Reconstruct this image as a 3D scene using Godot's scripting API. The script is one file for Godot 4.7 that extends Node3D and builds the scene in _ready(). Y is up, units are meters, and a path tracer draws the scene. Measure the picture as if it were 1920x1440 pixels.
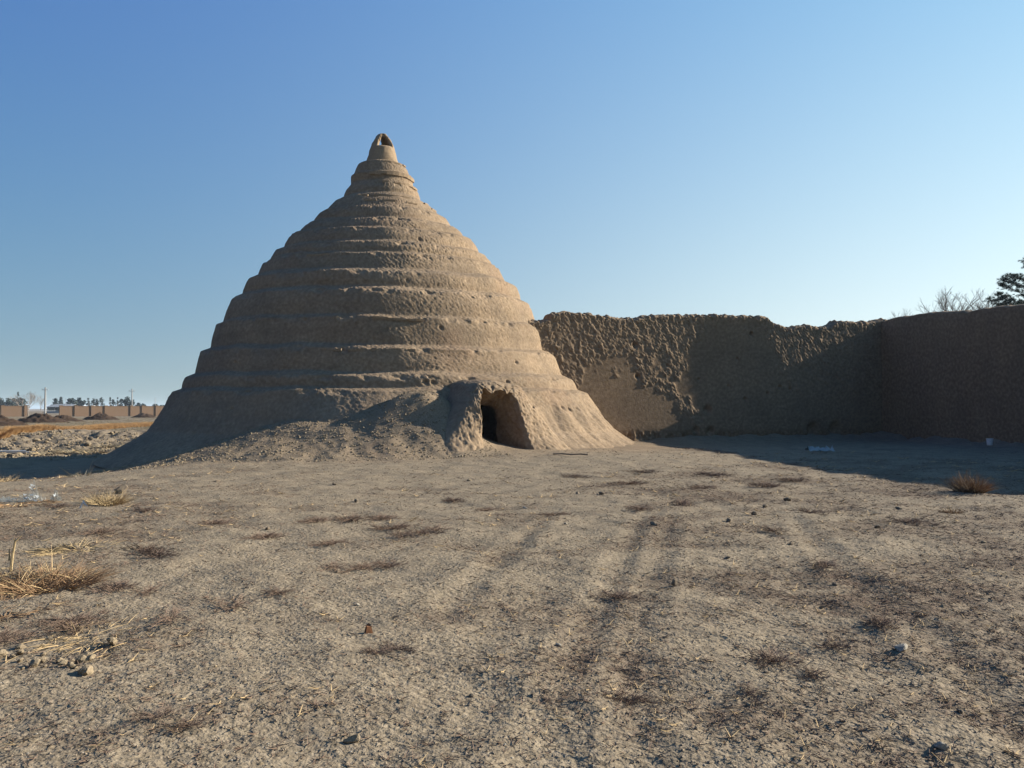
extends Node3D
# A mud-brick ice house with terraced dome, its shade walls and the dry plain around it.
# x to the east of the camera's path, -z ahead, metres.

const SUN_AZ := 72.5      # degrees east of straight ahead
const SUN_EL := 23.0
const DOME := Vector2(-5.76, -35.54)   # the dome's axis (x, z)
const PORCH_OUT := Vector2(0.48, 0.877)
const PORCH_SIDE := Vector2(0.877, -0.48)

var rng := RandomNumberGenerator.new()
var noises := {}
var used := {}
var mats := {}
var sun_dir: Vector3


# ---------------------------------------------------------------- helpers

func noise(key: String, freq: float, octaves := 1, type := FastNoiseLite.TYPE_SIMPLEX_SMOOTH) -> FastNoiseLite:
	var n := FastNoiseLite.new()
	n.noise_type = type
	n.frequency = freq
	n.seed = hash(key) % 10000
	if octaves > 1:
		n.fractal_type = FastNoiseLite.FRACTAL_FBM
		n.fractal_octaves = octaves
	else:
		n.fractal_type = FastNoiseLite.FRACTAL_NONE
	noises[key] = n
	return n

# ragged mud: creased noise, -1 to 1
func ragged(n: FastNoiseLite, p: Vector3) -> float:
	return 1.0 - 2.6 * absf(n.get_noise_3dv(p))

func lin(r: float, g: float, b: float) -> Color:
	return Color(r, g, b).linear_to_srgb()

func numbered(called: String) -> String:
	var k: int = used.get(called, -1) + 1
	used[called] = k
	return called if k == 0 else "%s_%03d" % [called, k]

func tag(o: Node, label: String, category: String, group := "", kind := "") -> void:
	if label: o.set_meta("label", label)
	if category: o.set_meta("category", category)
	if group: o.set_meta("group", group)
	if kind: o.set_meta("kind", kind)

func thing(called: String, label: String, category: String, at := Vector3.ZERO, turn := 0.0, group := "") -> Node3D:
	var o := Node3D.new()
	o.name = numbered(called)
	add_child(o)
	o.position = at
	o.rotation.y = turn
	tag(o, label, category, group)
	return o

func put(called: String, mesh: Mesh, m: Material, parent: Node = self) -> MeshInstance3D:
	var o := MeshInstance3D.new()
	o.name = numbered(called) if parent == self else called
	o.mesh = mesh
	o.material_override = m
	parent.add_child(o, true)
	return o

# a sheet of rows x cols points; front normal is (next row) x (next column), or the opposite when flipped
func sheet(pos: PackedVector3Array, rows: int, cols: int, flip := false, colors := PackedColorArray(), wrap := false, drop := PackedByteArray()) -> ArrayMesh:
	var normals := sheet_normals(pos, rows, cols, flip, wrap)
	return sheet_rows(pos, normals, 0, rows - 1, cols, flip, colors, wrap, drop)

func sheet_normals(pos: PackedVector3Array, rows: int, cols: int, flip: bool, wrap: bool) -> PackedVector3Array:
	var normals := PackedVector3Array()
	normals.resize(rows * cols)
	var s := -1.0 if flip else 1.0
	for i in rows:
		var up := mini(i + 1, rows - 1) * cols
		var dn := maxi(i - 1, 0) * cols
		var at := i * cols
		for j in cols:
			var r := j + 1
			var l := j - 1
			if wrap:
				r = r % cols
				l = (l + cols) % cols
			else:
				r = mini(r, cols - 1)
				l = maxi(l, 0)
			var n := (pos[up + j] - pos[dn + j]).cross(pos[at + r] - pos[at + l])
			normals[at + j] = n.normalized() * s
	return normals

func sheet_rows(pos: PackedVector3Array, normals: PackedVector3Array, r0: int, r1: int, cols: int, flip: bool, colors: PackedColorArray, wrap: bool, drop: PackedByteArray) -> ArrayMesh:
	var idx := PackedInt32Array()
	var last := cols if wrap else cols - 1
	var n := (r1 - r0) * last
	idx.resize(n * 6)
	var k := 0
	for i in range(r0, r1):
		for j in last:
			if drop.size() and drop[i * cols + j]:
				continue
			var a := (i - r0) * cols + j
			var b := (i - r0) * cols + (j + 1) % cols
			var c := a + cols
			var d := b + cols
			if flip:
				idx[k] = a; idx[k + 1] = c; idx[k + 2] = b
				idx[k + 3] = b; idx[k + 4] = c; idx[k + 5] = d
			else:
				idx[k] = a; idx[k + 1] = b; idx[k + 2] = c
				idx[k + 3] = b; idx[k + 4] = d; idx[k + 5] = c
			k += 6
	idx.resize(k)
	var arr := []
	arr.resize(Mesh.ARRAY_MAX)
	arr[Mesh.ARRAY_VERTEX] = pos.slice(r0 * cols, (r1 + 1) * cols)
	arr[Mesh.ARRAY_NORMAL] = normals.slice(r0 * cols, (r1 + 1) * cols)
	if colors.size():
		arr[Mesh.ARRAY_COLOR] = colors.slice(r0 * cols, (r1 + 1) * cols)
	arr[Mesh.ARRAY_INDEX] = idx
	var m := ArrayMesh.new()
	m.add_surface_from_arrays(Mesh.PRIMITIVE_TRIANGLES, arr)
	return m

func begin() -> SurfaceTool:
	var st := SurfaceTool.new()
	st.begin(Mesh.PRIMITIVE_TRIANGLES)
	st.set_smooth_group(-1)
	return st

func tri(st: SurfaceTool, a: Vector3, b: Vector3, c: Vector3) -> void:
	st.add_vertex(a); st.add_vertex(b); st.add_vertex(c)

func quad(st: SurfaceTool, a: Vector3, b: Vector3, c: Vector3, d: Vector3) -> void:
	tri(st, a, b, c)
	tri(st, a, c, d)

func done(st: SurfaceTool) -> ArrayMesh:
	st.generate_normals()
	return st.commit()

# a box given by its centre, half sizes and axes
func box(st: SurfaceTool, c: Vector3, h: Vector3, b := Basis()) -> void:
	var p: Array[Vector3] = []
	for k in 8:
		p.append(c + b * Vector3(h.x * (1 if k & 1 else -1), h.y * (1 if k & 2 else -1), h.z * (1 if k & 4 else -1)))
	quad(st, p[0], p[2], p[3], p[1])
	quad(st, p[4], p[5], p[7], p[6])
	quad(st, p[0], p[4], p[6], p[2])
	quad(st, p[1], p[3], p[7], p[5])
	quad(st, p[2], p[6], p[7], p[3])
	quad(st, p[0], p[1], p[5], p[4])

# a tapered limb
func limb(st: SurfaceTool, a: Vector3, b: Vector3, ra: float, rb: float, sides := 4) -> void:
	var d := (b - a).normalized()
	var u := d.cross(Vector3.UP if absf(d.y) < 0.9 else Vector3.RIGHT).normalized()
	var v := d.cross(u)
	for k in sides:
		var t0 := TAU * k / sides
		var t1 := TAU * (k + 1) / sides
		var e0 := u * cos(t0) + v * sin(t0)
		var e1 := u * cos(t1) + v * sin(t1)
		quad(st, a + e0 * ra, b + e0 * rb, b + e1 * rb, a + e1 * ra)

# a bent dry blade: a thin three-sided straw
func blade(st: SurfaceTool, a: Vector3, dir: Vector3, length: float, width: float, droop: float) -> void:
	var p := a
	var d := dir.normalized()
	for k in 3:
		var q := p + d * length / 3.0
		limb(st, p, q, width * (1.0 - k * 0.3), width * (0.7 - k * 0.3) + 0.0004, 3)
		p = q
		d = (d + Vector3(0, -droop, 0)).normalized()

func lathe(st: SurfaceTool, prof: Array, sides := 20) -> void:
	for i in prof.size() - 1:
		for k in sides:
			var a := TAU * k / sides
			var b := TAU * (k + 1) / sides
			var p: Vector2 = prof[i]
			var q: Vector2 = prof[i + 1]
			quad(st, Vector3(p.x * cos(a), p.y, p.x * sin(a)), Vector3(p.x * cos(b), p.y, p.x * sin(b)), Vector3(q.x * cos(b), q.y, q.x * sin(b)), Vector3(q.x * cos(a), q.y, q.x * sin(a)))

func rock_mesh(sd: int, flat := 0.7, planes := 13) -> ArrayMesh:
	# a broken stone: a ball cut by random planes
	var g := RandomNumberGenerator.new()
	g.seed = sd
	var cuts: Array[Vector4] = []
	for k in planes:
		var n := Vector3(g.randfn(), g.randfn(), g.randfn()).normalized()
		cuts.append(Vector4(n.x, n.y, n.z, g.randf_range(0.42, 0.8)))
	var rows := 10
	var cols := 14
	var pos := PackedVector3Array()
	for i in rows:
		var v := PI * i / (rows - 1.0)
		for j in cols:
			var u := TAU * (j + 0.3 * (i % 2)) / cols
			var d := Vector3(sin(v) * cos(u), -cos(v), sin(v) * sin(u))
			var k := 1.05
			for c in cuts:
				var f := d.x * c.x + d.y * c.y + d.z * c.z
				if f > 0.05:
					k = minf(k, c.w / f)
			pos.append(d * k * Vector3(1, flat, 0.85) * 0.75 * (1.0 + g.randf_range(-0.025, 0.025)))
	var st := begin()
	for i in rows - 1:
		for j in cols:
			var a := pos[i * cols + j]
			var b := pos[i * cols + (j + 1) % cols]
			var c := pos[(i + 1) * cols + j]
			var e := pos[(i + 1) * cols + (j + 1) % cols]
			tri(st, a, c, b)
			tri(st, b, c, e)
	return done(st)

func multi(called: String, mesh: Mesh, m: Material, places: Array, label: String, category: String) -> void:
	var mm := MultiMesh.new()
	mm.transform_format = MultiMesh.TRANSFORM_3D
	mm.mesh = mesh
	mm.instance_count = places.size()
	for i in places.size():
		mm.set_instance_transform(i, places[i])
	var o := MultiMeshInstance3D.new()
	o.name = numbered(called)
	o.multimesh = mm
	o.material_override = m
	add_child(o)
	tag(o, label, category, "", "stuff")


# ---------------------------------------------------------------- materials

func noise_texture(key: String, size: int, freq: float, octaves: int, lo: Color, hi: Color, as_normal := false, strength := 6.0, type := FastNoiseLite.TYPE_SIMPLEX_SMOOTH) -> ImageTexture:
	var n := FastNoiseLite.new()
	n.noise_type = type
	n.seed = hash(key) % 9999
	n.frequency = freq
	n.fractal_type = FastNoiseLite.FRACTAL_FBM
	n.fractal_octaves = octaves
	n.fractal_gain = 0.6
	var im := n.get_seamless_image(size, size, false, false, 0.15)
	if as_normal:
		im.convert(Image.FORMAT_RGBA8)
		im.bump_map_to_normal_map(strength)
		return ImageTexture.create_from_image(im)
	im.convert(Image.FORMAT_L8)
	var src := im.get_data()
	var out := PackedByteArray()
	out.resize(size * size * 3)
	var ramp := PackedByteArray()
	for v in 256:
		var c := lo.lerp(hi, v / 255.0)
		ramp.append(c.r8); ramp.append(c.g8); ramp.append(c.b8)
	for i in size * size:
		var v := src[i] * 3
		out[i * 3] = ramp[v]
		out[i * 3 + 1] = ramp[v + 1]
		out[i * 3 + 2] = ramp[v + 2]
	return ImageTexture.create_from_image(Image.create_from_data(size, size, false, Image.FORMAT_RGB8, out))

func plain(key: String, c: Color, rough := 0.95) -> StandardMaterial3D:
	var m := StandardMaterial3D.new()
	m.resource_name = key
	m.albedo_color = c
	m.roughness = rough
	m.metallic_specular = 0.25
	mats[key] = m
	return m

func earthy(key: String, c: Color, tex: Texture2D, nrm: Texture2D, metres: float, bump: float, vertex := false) -> StandardMaterial3D:
	var m := plain(key, c, 0.97)
	m.metallic_specular = 0.15
	m.albedo_texture = tex
	m.normal_enabled = true
	m.normal_texture = nrm
	m.normal_scale = bump
	m.uv1_triplanar = true
	m.uv1_world_triplanar = true
	m.uv1_scale = Vector3.ONE / metres
	m.vertex_color_use_as_albedo = vertex
	return m

func make_materials() -> void:
	var grain := noise_texture("grain", 1024, 0.035, 4, Color(0.62, 0.61, 0.59), Color(1.0, 1.0, 1.0))
	var grain_n := noise_texture("grain_n", 1024, 0.05, 3, Color.BLACK, Color.WHITE, true, 5.0)
	var mud := noise_texture("mud", 1024, 0.014, 5, Color(0.66, 0.64, 0.62), Color(1.0, 1.0, 1.0))
	var mud_n := noise_texture("mud_n", 1024, 0.03, 4, Color.BLACK, Color.WHITE, true, 5.0)
	earthy("soil", Color.WHITE, grain, grain_n, 2.3, 0.9, true)
	earthy("dome_mud", Color.WHITE, mud, mud_n, 2.7, 0.8, true)
	earthy("wall_mud", Color.WHITE, mud, mud_n, 3.1, 0.35, true)
	earthy("brick", lin(0.354, 0.257, 0.160), mud, mud_n, 0.9, 0.6)
	earthy("pale_clod", lin(0.329, 0.252, 0.160), grain, grain_n, 0.6, 0.8)
	earthy("grey_stone", lin(0.232, 0.181, 0.127), grain, grain_n, 0.5, 0.6)
	earthy("red_stone", lin(0.268, 0.129, 0.066), grain, grain_n, 0.4, 0.6)
	earthy("white_stone", lin(0.415, 0.363, 0.286), grain, grain_n, 0.4, 0.4)
	earthy("dark_earth", lin(0.073, 0.047, 0.031), grain, grain_n, 1.2, 1.0)
	earthy("far_brick", lin(0.268, 0.175, 0.110), grain, grain_n, 3.0, 0.5)
	plain("pebble", lin(0.220, 0.166, 0.110))
	plain("dark_crumb", lin(0.085, 0.058, 0.040))
	plain("twig", lin(0.15, 0.10, 0.068))
	plain("straw", lin(0.366, 0.257, 0.132))
	plain("orange_straw", lin(0.329, 0.193, 0.083))
	plain("golden_straw", lin(0.33, 0.24, 0.125))
	plain("brown_straw", lin(0.207, 0.126, 0.066))
	plain("red_weed", lin(0.165, 0.112, 0.078))
	plain("grey_weed", lin(0.207, 0.170, 0.110))
	plain("bark", lin(0.12, 0.09, 0.07))
	plain("pale_bark", lin(0.27, 0.225, 0.18))
	var nd := plain("needle", lin(0.022, 0.036, 0.028), 0.6)
	nd.backlight_enabled = true
	nd.backlight = lin(0.01, 0.018, 0.01)
	plain("far_leaf", lin(0.035, 0.045, 0.036))
	plain("far_leaf_grey", lin(0.05, 0.06, 0.048))
	plain("concrete", lin(0.24, 0.23, 0.21), 0.8)
	plain("steel", lin(0.3, 0.3, 0.3), 0.5)
	plain("roof_sheet", lin(0.16, 0.165, 0.17), 0.7)
	plain("plaster", lin(0.30, 0.28, 0.25), 0.9)
	plain("white_plastic", lin(0.5, 0.5, 0.47), 0.5)
	plain("grey_sheet", lin(0.27, 0.28, 0.25), 0.7)
	var film := plain("film", Color(0.6, 0.62, 0.6, 0.12), 0.5)
	film.transparency = BaseMaterial3D.TRANSPARENCY_ALPHA
	plain("pipe", lin(0.5, 0.48, 0.44), 0.7)


# ---------------------------------------------------------------- terrain

const TRACKS := [
	[Vector2(0.05, -2.4), Vector2(0.14, -3.4), Vector2(0.31, -4.55), Vector2(0.84, -6.86), Vector2(1.53, -9.8), Vector2(2.5, -14.0), Vector2(4.0, -20.0)],
	[Vector2(0.55, -3.4), Vector2(0.74, -5.0), Vector2(1.25, -7.2), Vector2(2.0, -10.2), Vector2(3.0, -14.2)],
	[Vector2(2.3, -3.4), Vector2(2.62, -4.3), Vector2(2.8, -5.4), Vector2(3.1, -7.4), Vector2(3.7, -10.2), Vector2(4.8, -14.0)],
	[Vector2(-0.5, -5.9), Vector2(-0.35, -7.2), Vector2(0.15, -9.5), Vector2(0.9, -13.0)],
]

func near_track(x: float, z: float) -> float:
	if z < -21.0 or z > -2.0 or x < -1.5 or x > 6.0:
		return 9.0
	var best := 9.0
	var p := Vector2(x, z)
	for t in TRACKS:
		for k in t.size() - 1:
			var a: Vector2 = t[k]
			var b: Vector2 = t[k + 1]
			if z > maxf(a.y, b.y) + 0.5 or z < minf(a.y, b.y) - 0.5:
				continue
			best = minf(best, p.distance_to(Geometry2D.get_closest_point_to_segment(p, a, b)))
	return best + 0.35 * smoothstep(-9.0, -15.0, z)

func broad(x: float, z: float) -> float:
	var h := 0.0
	# the low ground west of the dome and the ditch at its edge
	if x < -6.0 and z < -12.0 and z > -60.0:
		var low := smoothstep(-7.0, -16.0, x) * smoothstep(-14.0, -25.0, z) * (1.0 - smoothstep(-38.5, -45.5, z - 0.12 * (x + 18.0)))
		h -= 0.75 * low
		var win := smoothstep(-12.0, -20.0, z) * (1.0 - smoothstep(-34.5, -37.5, z))
		h -= 0.45 * exp(-pow((x + 21.4) / 1.1, 2.0)) * win
		var bank := smoothstep(-13.0, -18.0, x) * smoothstep(-36.5, -40.0, z) * (1.0 - smoothstep(-47.0, -54.0, z))
		h += bank * (0.10 + 0.30 * noises.lump.get_noise_2d(x * 0.6, z * 0.6) + 0.12 * noises.lump.get_noise_2d(x * 2.4, z * 2.4))
	# crumbled mud banked against the dome's foot, and the trodden apron before the door
	var dx := x - DOME.x
	var dz := z - DOME.y
	var r := sqrt(dx * dx + dz * dz)
	if r < 17.0:
		var psi := rad_to_deg(atan2(dx * 0.987 - dz * 0.16, dx * 0.16 + dz * 0.987))
		var amp := 1.28 * smoothstep(-58.0, -12.0, psi) * (1.0 - smoothstep(10.0, 19.0, psi))
		var lump: float = noises.lump.get_noise_2d(x, z)
		h += amp * pow(clampf(1.0 - (r - 9.0) / (4.0 + lump * 0.4), 0.0, 1.0), 1.25) * (1.0 + 0.05 * lump)
		h += 0.12 * clampf(1.0 - absf(r - 10.0) / 3.0, 0.0, 1.0)
		h += 0.92 * exp(-pow((psi - 8.0) / 11.0, 2.0) - pow((r - 9.9) / 1.35, 2.0)) * (1.0 + 0.04 * lump)
	var ex := (x - 0.6) / 5.0
	var ez := (z + 25.0) / 3.6
	h += 0.2 * exp(-ex * ex - ez * ez)
	# wash of soil at the foot of the shade walls
	if x > 4.0 and z < -25.0 and z > -46.0:
		var line := -35.8 - (x - 5.8) * 0.36
		h += 0.28 * (1.0 - smoothstep(0.0, 3.0, z - line)) * smoothstep(5.0, 8.0, x) * (1.0 + 0.5 * noises.lump.get_noise_2d(x * 1.5, z * 1.5))
	if x > 15.0 and x < 25.0 and z < -8.0 and z > -43.0:
		var gap := 19.05 + (z + 41.6) * 0.118 - 0.45 - x
		h += 0.24 * (1.0 - smoothstep(0.0, 1.6, gap)) * (0.6 + 1.1 * noises.lump.get_noise_2d(x * 1.2, z * 1.2))
	h += noises.swell.get_noise_2d(x, z) * 0.09
	return h

func gh(x: float, z: float) -> float:
	var h := broad(x, z)
	var far: float = clampf((-z - 40.0) / 40.0, 0.0, 1.0)
	h += noises.rise.get_noise_2d(x, z) * 0.035
	h += noises.small.get_noise_2d(x, z) * 0.0105 * (1.0 - far)
	h += noises.crumb.get_noise_2d(x, z) * 0.0056 * (1.0 - far)
	var t := near_track(x, z)
	if t < 0.5:
		var w: float = 0.13 + 0.05 * noises.small.get_noise_2d(x * 0.5, z * 0.5)
		h += -0.018 * exp(-pow(t / w, 2.0)) + 0.006 * exp(-pow((t - 0.24) / 0.08, 2.0))
	return h

func gp(x: float, z: float, lift := 0.0) -> Vector3:
	return Vector3(x, gh(x, z) + lift, z)

# how thickly dead weed lies on the soil, 0 to 1
func litter(x: float, z: float) -> float:
	var a: float = noises.patch.get_noise_2d(x, z) * 0.8 + noises.patch2.get_noise_2d(x * 0.7, z) * 0.6
	var east := smoothstep(-0.5, 3.5, x + (z + 12.0) * 0.08) * (1.0 - smoothstep(-22.0, -26.0, z))
	var west := smoothstep(-3.2, -5.5, x + z * 0.1) * 0.45 * smoothstep(-18.0, -12.0, z)
	var apron := exp(-pow((x - 0.0) / 6.0, 2.0) - pow((z + 23.0) / 3.4, 2.0))
	var t := near_track(x, z)
	return clampf(a + 0.52 * east + west - 0.9 * apron - 0.12 + 0.34 * exp(-pow(t / 0.17, 2.0)) * clampf(0.5 + noises.patch2.get_noise_2d(x * 0.8 + 7.0, z * 0.8) * 1.6, 0.0, 1.0), 0.0, 1.0)

func soil_color(x: float, z: float) -> Color:
	var pale := Color(0.348, 0.273, 0.182)
	var grey := Color(0.250, 0.197, 0.135)
	var brown := Color(0.152, 0.106, 0.073)
	var l := litter(x, z) if z > -32.0 else 0.15
	var v: float = noises.patch2.get_noise_2d(x * 1.7 + 40.0, z * 1.7)
	var fine: float = noises.small.get_noise_2d(x * 1.3, z * 1.3 + 9.0)
	var c := pale.lerp(grey, clampf(0.35 + v * 0.7 + fine * 0.25, 0.0, 1.0))
	c = c.lerp(brown, clampf(l * 0.75 + l * fine * 0.5, 0.0, 0.85))
	var rd := Vector2(x - DOME.x, z - DOME.y).length()
	if rd < 14.5:
		c = c.lerp(mud_color(Vector3(x, 0.5, z)), clampf((14.5 - rd) / 3.0 + 0.4 * fine, 0.0, 0.85) * clampf((14.5 - rd) * 2.0, 0.0, 1.0))
	if z < -36.0 and x < -12.0:
		var dry: float = smoothstep(-40.0, -48.0, z)
		var band := clampf(0.5 + 1.2 * noises.patch.get_noise_2d(x * 0.3, z * 0.15), 0.0, 1.0)
		c = c.lerp(Color(0.287, 0.223, 0.157), dry * 0.8 * band)
	return c

func make_ground() -> void:
	var zs := PackedFloat32Array()
	var z := 40.0
	while z > -2.2:
		zs.append(z)
		z -= maxf(0.25, absf(z) * 0.12)
	z = -2.2
	while z > -62.0:
		zs.append(z)
		z -= 0.0037 * -z
	while z > -4200.0:
		zs.append(z)
		z -= 0.035 * -z
	zs.append(-4200.0)
	var us := PackedFloat32Array()
	for k in [-40.0, -12.0, -5.0, -2.6, -1.7, -1.3, -1.15, -1.06]:
		us.append(k)
	var n := 470
	for k in n + 1:
		us.append(-1.0 + 2.0 * k / n)
	for k in [1.06, 1.15, 1.3, 1.7, 2.6, 5.0, 12.0, 40.0]:
		us.append(k)
	var pos := PackedVector3Array()
	var col := PackedColorArray()
	pos.resize(zs.size() * us.size())
	col.resize(pos.size())
	var at := 0
	for zz in zs:
		var w := 2.0 + 0.74 * maxf(2.2, -zz)
		if zz > 0.0:
			w = 3.6 + zz * 0.4
		for u in us:
			var x := u * w
			var y: float = gh(x, zz) if absf(x) < 200.0 and zz > -400.0 else noises.swell.get_noise_2d(x, zz) * 0.05
			pos[at] = Vector3(x, y, zz)
			col[at] = soil_color(x, zz)
			at += 1
	var o := put("ground", sheet(pos, zs.size(), us.size(), false, col), mats.soil)
	tag(o, "dry tan soil with trampled dead weed around the ice house", "", "", "structure")


# ---------------------------------------------------------------- the ice house

# profile of the terraces from the ground up: (radius, height) of riser foot, points between, outer lip, back of the tread
const TIERS := [
	[[11.6, -0.55], [10.9, -0.12], [10.25, 0.28], [9.75, 0.65], [9.35, 1.2], [9.05, 1.75], [8.9, 2.2], [8.56, 2.34]],
	[[8.56, 2.34], [8.47, 2.6], [8.40, 2.80], [8.06, 2.98]],
	[[8.06, 2.98], [7.93, 3.4], [7.80, 3.88], [7.46, 4.05]],
	[[7.46, 4.05], [7.33, 4.5], [7.20, 5.06], [6.98, 5.18]],
	[[6.98, 5.18], [6.82, 5.6], [6.62, 6.14], [6.24, 6.35]],
	[[6.24, 6.35], [6.17, 6.6], [6.06, 6.94], [5.65, 7.16]],
	[[5.65, 7.16], [5.50, 7.4], [5.32, 7.78], [5.06, 7.9]],
	[[5.06, 7.9], [4.97, 8.08], [4.84, 8.30], [4.50, 8.46]],
	[[4.50, 8.46], [4.38, 8.7], [4.20, 9.02], [3.88, 9.15]],
	[[3.88, 9.15], [3.72, 9.35], [3.50, 9.58], [3.24, 9.70]],
	[[3.24, 9.70], [3.15, 9.85], [3.00, 10.08], [2.74, 10.22]],
	[[2.74, 10.22], [2.50, 10.42], [2.22, 10.68], [1.78, 10.92]],
	[[1.78, 10.92], [1.74, 11.1], [1.66, 11.32], [1.46, 11.6]],
	[[1.46, 11.6], [1.43, 11.78], [1.43, 11.96], [1.31, 12.02], [1.22, 12.3], [1.12, 12.55], [0.70, 12.72]],
]

# pits in the plaster: angle, height, radius, depth
const PITS := [[0.13, 1.45, 0.13, 0.2], [0.16, 1.3, 0.10, 0.14], [0.62, 2.52, 0.11, 0.2], [0.72, 2.6, 0.07, 0.14], [0.33, 2.5, 0.10, 0.12], [0.36, 2.49, 0.09, 0.12], [0.95, 1.55, 0.09, 0.15], [1.0, 1.5, 0.08, 0.14], [1.06, 1.52, 0.08, 0.13], [0.45, 4.7, 0.07, 0.12], [-0.25, 4.9, 0.06, 0.1], [-0.6, 3.3, 0.06, 0.1], [-0.9, 2.0, 0.07, 0.1], [-0.45, 1.5, 0.08, 0.1], [0.3, 6.6, 0.06, 0.1], [0.7, 6.0, 0.07, 0.1], [0.5, 8.6, 0.08, 0.12], [0.85, 3.4, 0.07, 0.12]]

func dome_point(psi: float, r: float, y: float, rough: float, lip := 0.0) -> Vector3:
	# psi: angle round the axis, 0 towards +z, growing towards +x
	var face := cos(psi - 0.16)
	var sag := 0.2 * smoothstep(1.5, 4.0, y) * (1.0 - smoothstep(9.5, 11.0, y)) * maxf(face, 0.0) * maxf(face, 0.0)
	var east := maxf(sin(psi - 0.1), 0.0)
	var front := clampf(1.0 - absf(psi - 0.14) / 0.42, 0.0, 1.0)
	var flare := east * 0.62 * (1.0 - smoothstep(0.2, 4.2, y)) + 0.85 * smoothstep(0.0, 1.0, front) * (1.0 - smoothstep(0.7, 2.5, y))
	var lean := -0.14 * smoothstep(6.0, 12.0, y)
	var d := Vector3(sin(psi), 0, cos(psi))
	var q := Vector3(DOME.x, y, DOME.y) + d * r
	var wave: float = noises.dome_wave.get_noise_3dv(q)
	var lump: float = noises.dome_lump.get_noise_3dv(q)
	var bit := ragged(noises.dome_bit, q * 1.45)
	# runnels washed down the skirt
	var run := 0.0
	if y < 2.2:
		run = noises.runnel.get_noise_2d(psi * 9.5, y * 0.35) * 0.15 * smoothstep(2.2, 1.2, y) * (0.35 + east)
	var worn := clampf(0.55 + 0.9 * noises.dome_worn.get_noise_3dv(q), 0.12, 1.0)
	var out := wave * 0.05 + (lump * 0.012 + bit * 0.019 - 0.008) * worn * rough + run
	for p in PITS:
		if absf(y - p[1]) < 0.3 and absf(psi - p[0]) < 0.08:
			var e: float = Vector2((psi - p[0]) * r, y - p[1]).length() / p[2]
			out -= 0.7 * p[3] * exp(-e * e * e)
	if lip > 0.0:
		# the lips have crumbled here and there
		var gone := maxf(noises.dome_chip.get_noise_3dv(q) - 0.05, 0.0)
		out -= lip * gone * 0.2
		q.y -= lip * gone * 0.12
	q += d * (out + flare)
	q.y += -sag + wave * 0.07 * smoothstep(1.0, 3.0, y) + bit * 0.02 * rough
	q.x += lean
	return q

func in_door(p: Vector3, grow: float) -> bool:
	var v := Vector2(p.x - DOME.x, p.z - DOME.y)
	var s := v.dot(PORCH_SIDE)
	if v.dot(PORCH_OUT) < 0.0:
		return false
	return absf(s) < 0.72 + grow and p.y < 1.9 + grow

func make_ice_house() -> void:
	var house := thing("ice_house", "conical terraced mud-brick ice house with a low arched porch", "ice house", Vector3(DOME.x, 0, DOME.y))
	var origin := Vector3(DOME.x, 0, DOME.y)
	var psis := PackedFloat32Array()
	var a := -PI
	while a < PI - 0.004:
		psis.append(a)
		a += 0.0058 if a > -1.75 and a < 2.05 else 0.03
	var cols := psis.size()
	# sampled profile
	var prof: Array[Vector2] = []
	var roughs: Array[float] = []
	var lips: Array[float] = []
	var starts: Array[int] = []
	for raw in TIERS:
		# the lips stand out, the feet of the risers are set back
		var t := []
		for k in raw.size():
			var back := 0.13 if k == 0 or k == raw.size() - 1 else 0.08
			if raw[k][1] < 2.0:
				back = 0.05
			elif raw[k][1] > 10.5:
				back *= 0.6
			t.append([raw[k][0] - back, raw[k][1]])
		starts.append(maxi(prof.size() - 1, 0))
		for k in t.size() - 1:
			var p := Vector2(t[k][0], t[k][1])
			var q := Vector2(t[k + 1][0], t[k + 1][1])
			var n := maxi(2, int(p.distance_to(q) / 0.052))
			for s in n:
				prof.append(p.lerp(q, float(s) / n))
				roughs.append(1.0)
				var lip_at := Vector2(t[-2][0], t[-2][1])
				lips.append(clampf(1.0 - prof[-1].distance_to(lip_at) / 0.2, 0.0, 1.0))
	prof.append(Vector2(0.70, 12.72))
	roughs.append(0.6)
	lips.append(0.0)
	starts.append(prof.size() - 1)
	var smooth: Array[Vector2] = []
	for i in prof.size():
		smooth.append(prof[i] * 0.8 + (prof[maxi(i - 1, 0)] + prof[mini(i + 1, prof.size() - 1)]) * 0.1)
	smooth[0] = prof[0]
	var rows := prof.size()
	var pos := PackedVector3Array()
	var col := PackedColorArray()
	var drop := PackedByteArray()
	pos.resize(rows * cols)
	col.resize(rows * cols)
	drop.resize(rows * cols)
	var at := 0
	for i in rows:
		for j in cols:
			var p := dome_point(psis[j], smooth[i].x, smooth[i].y, roughs[i] * (1.0 if smooth[i].y < 10.5 else 0.6), lips[i])
			col[at] = mud_color(p)
			drop[at] = 1 if in_door(p, 0.12) else 0
			pos[at] = p - origin
			at += 1
	var normals := sheet_normals(pos, rows, cols, true, true)
	for k in TIERS.size():
		var called := "skirt" if k == 0 else "tier"
		put(called, sheet_rows(pos, normals, starts[k], starts[k + 1], cols, true, col, true, drop), mats.dome_mud, house)
	make_finial(house, origin)
	make_porch(house, origin)
	make_dome_bricks(house, origin)

func mud_color(p: Vector3) -> Color:
	var v: float = noises.stain.get_noise_3dv(p)
	var w: float = noises.stain2.get_noise_3dv(p)
	var c := Color(0.336, 0.243, 0.153).lerp(Color(0.281, 0.207, 0.135), clampf(0.5 + v * 1.5, 0.0, 1.0))
	c *= 1.0 + 0.16 * noises.stain.get_noise_2d(p.y * 2.2, 7.0)
	var x: float = noises.stain.get_noise_3dv(p * 0.45 + Vector3(50, 0, 0))
	c = c.lerp(Color(0.30, 0.205, 0.13), clampf(x * 1.6 - 0.1, 0.0, 0.55))
	return c.lerp(Color(0.384, 0.287, 0.184), clampf(w * 0.6, 0.0, 0.5))

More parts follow.
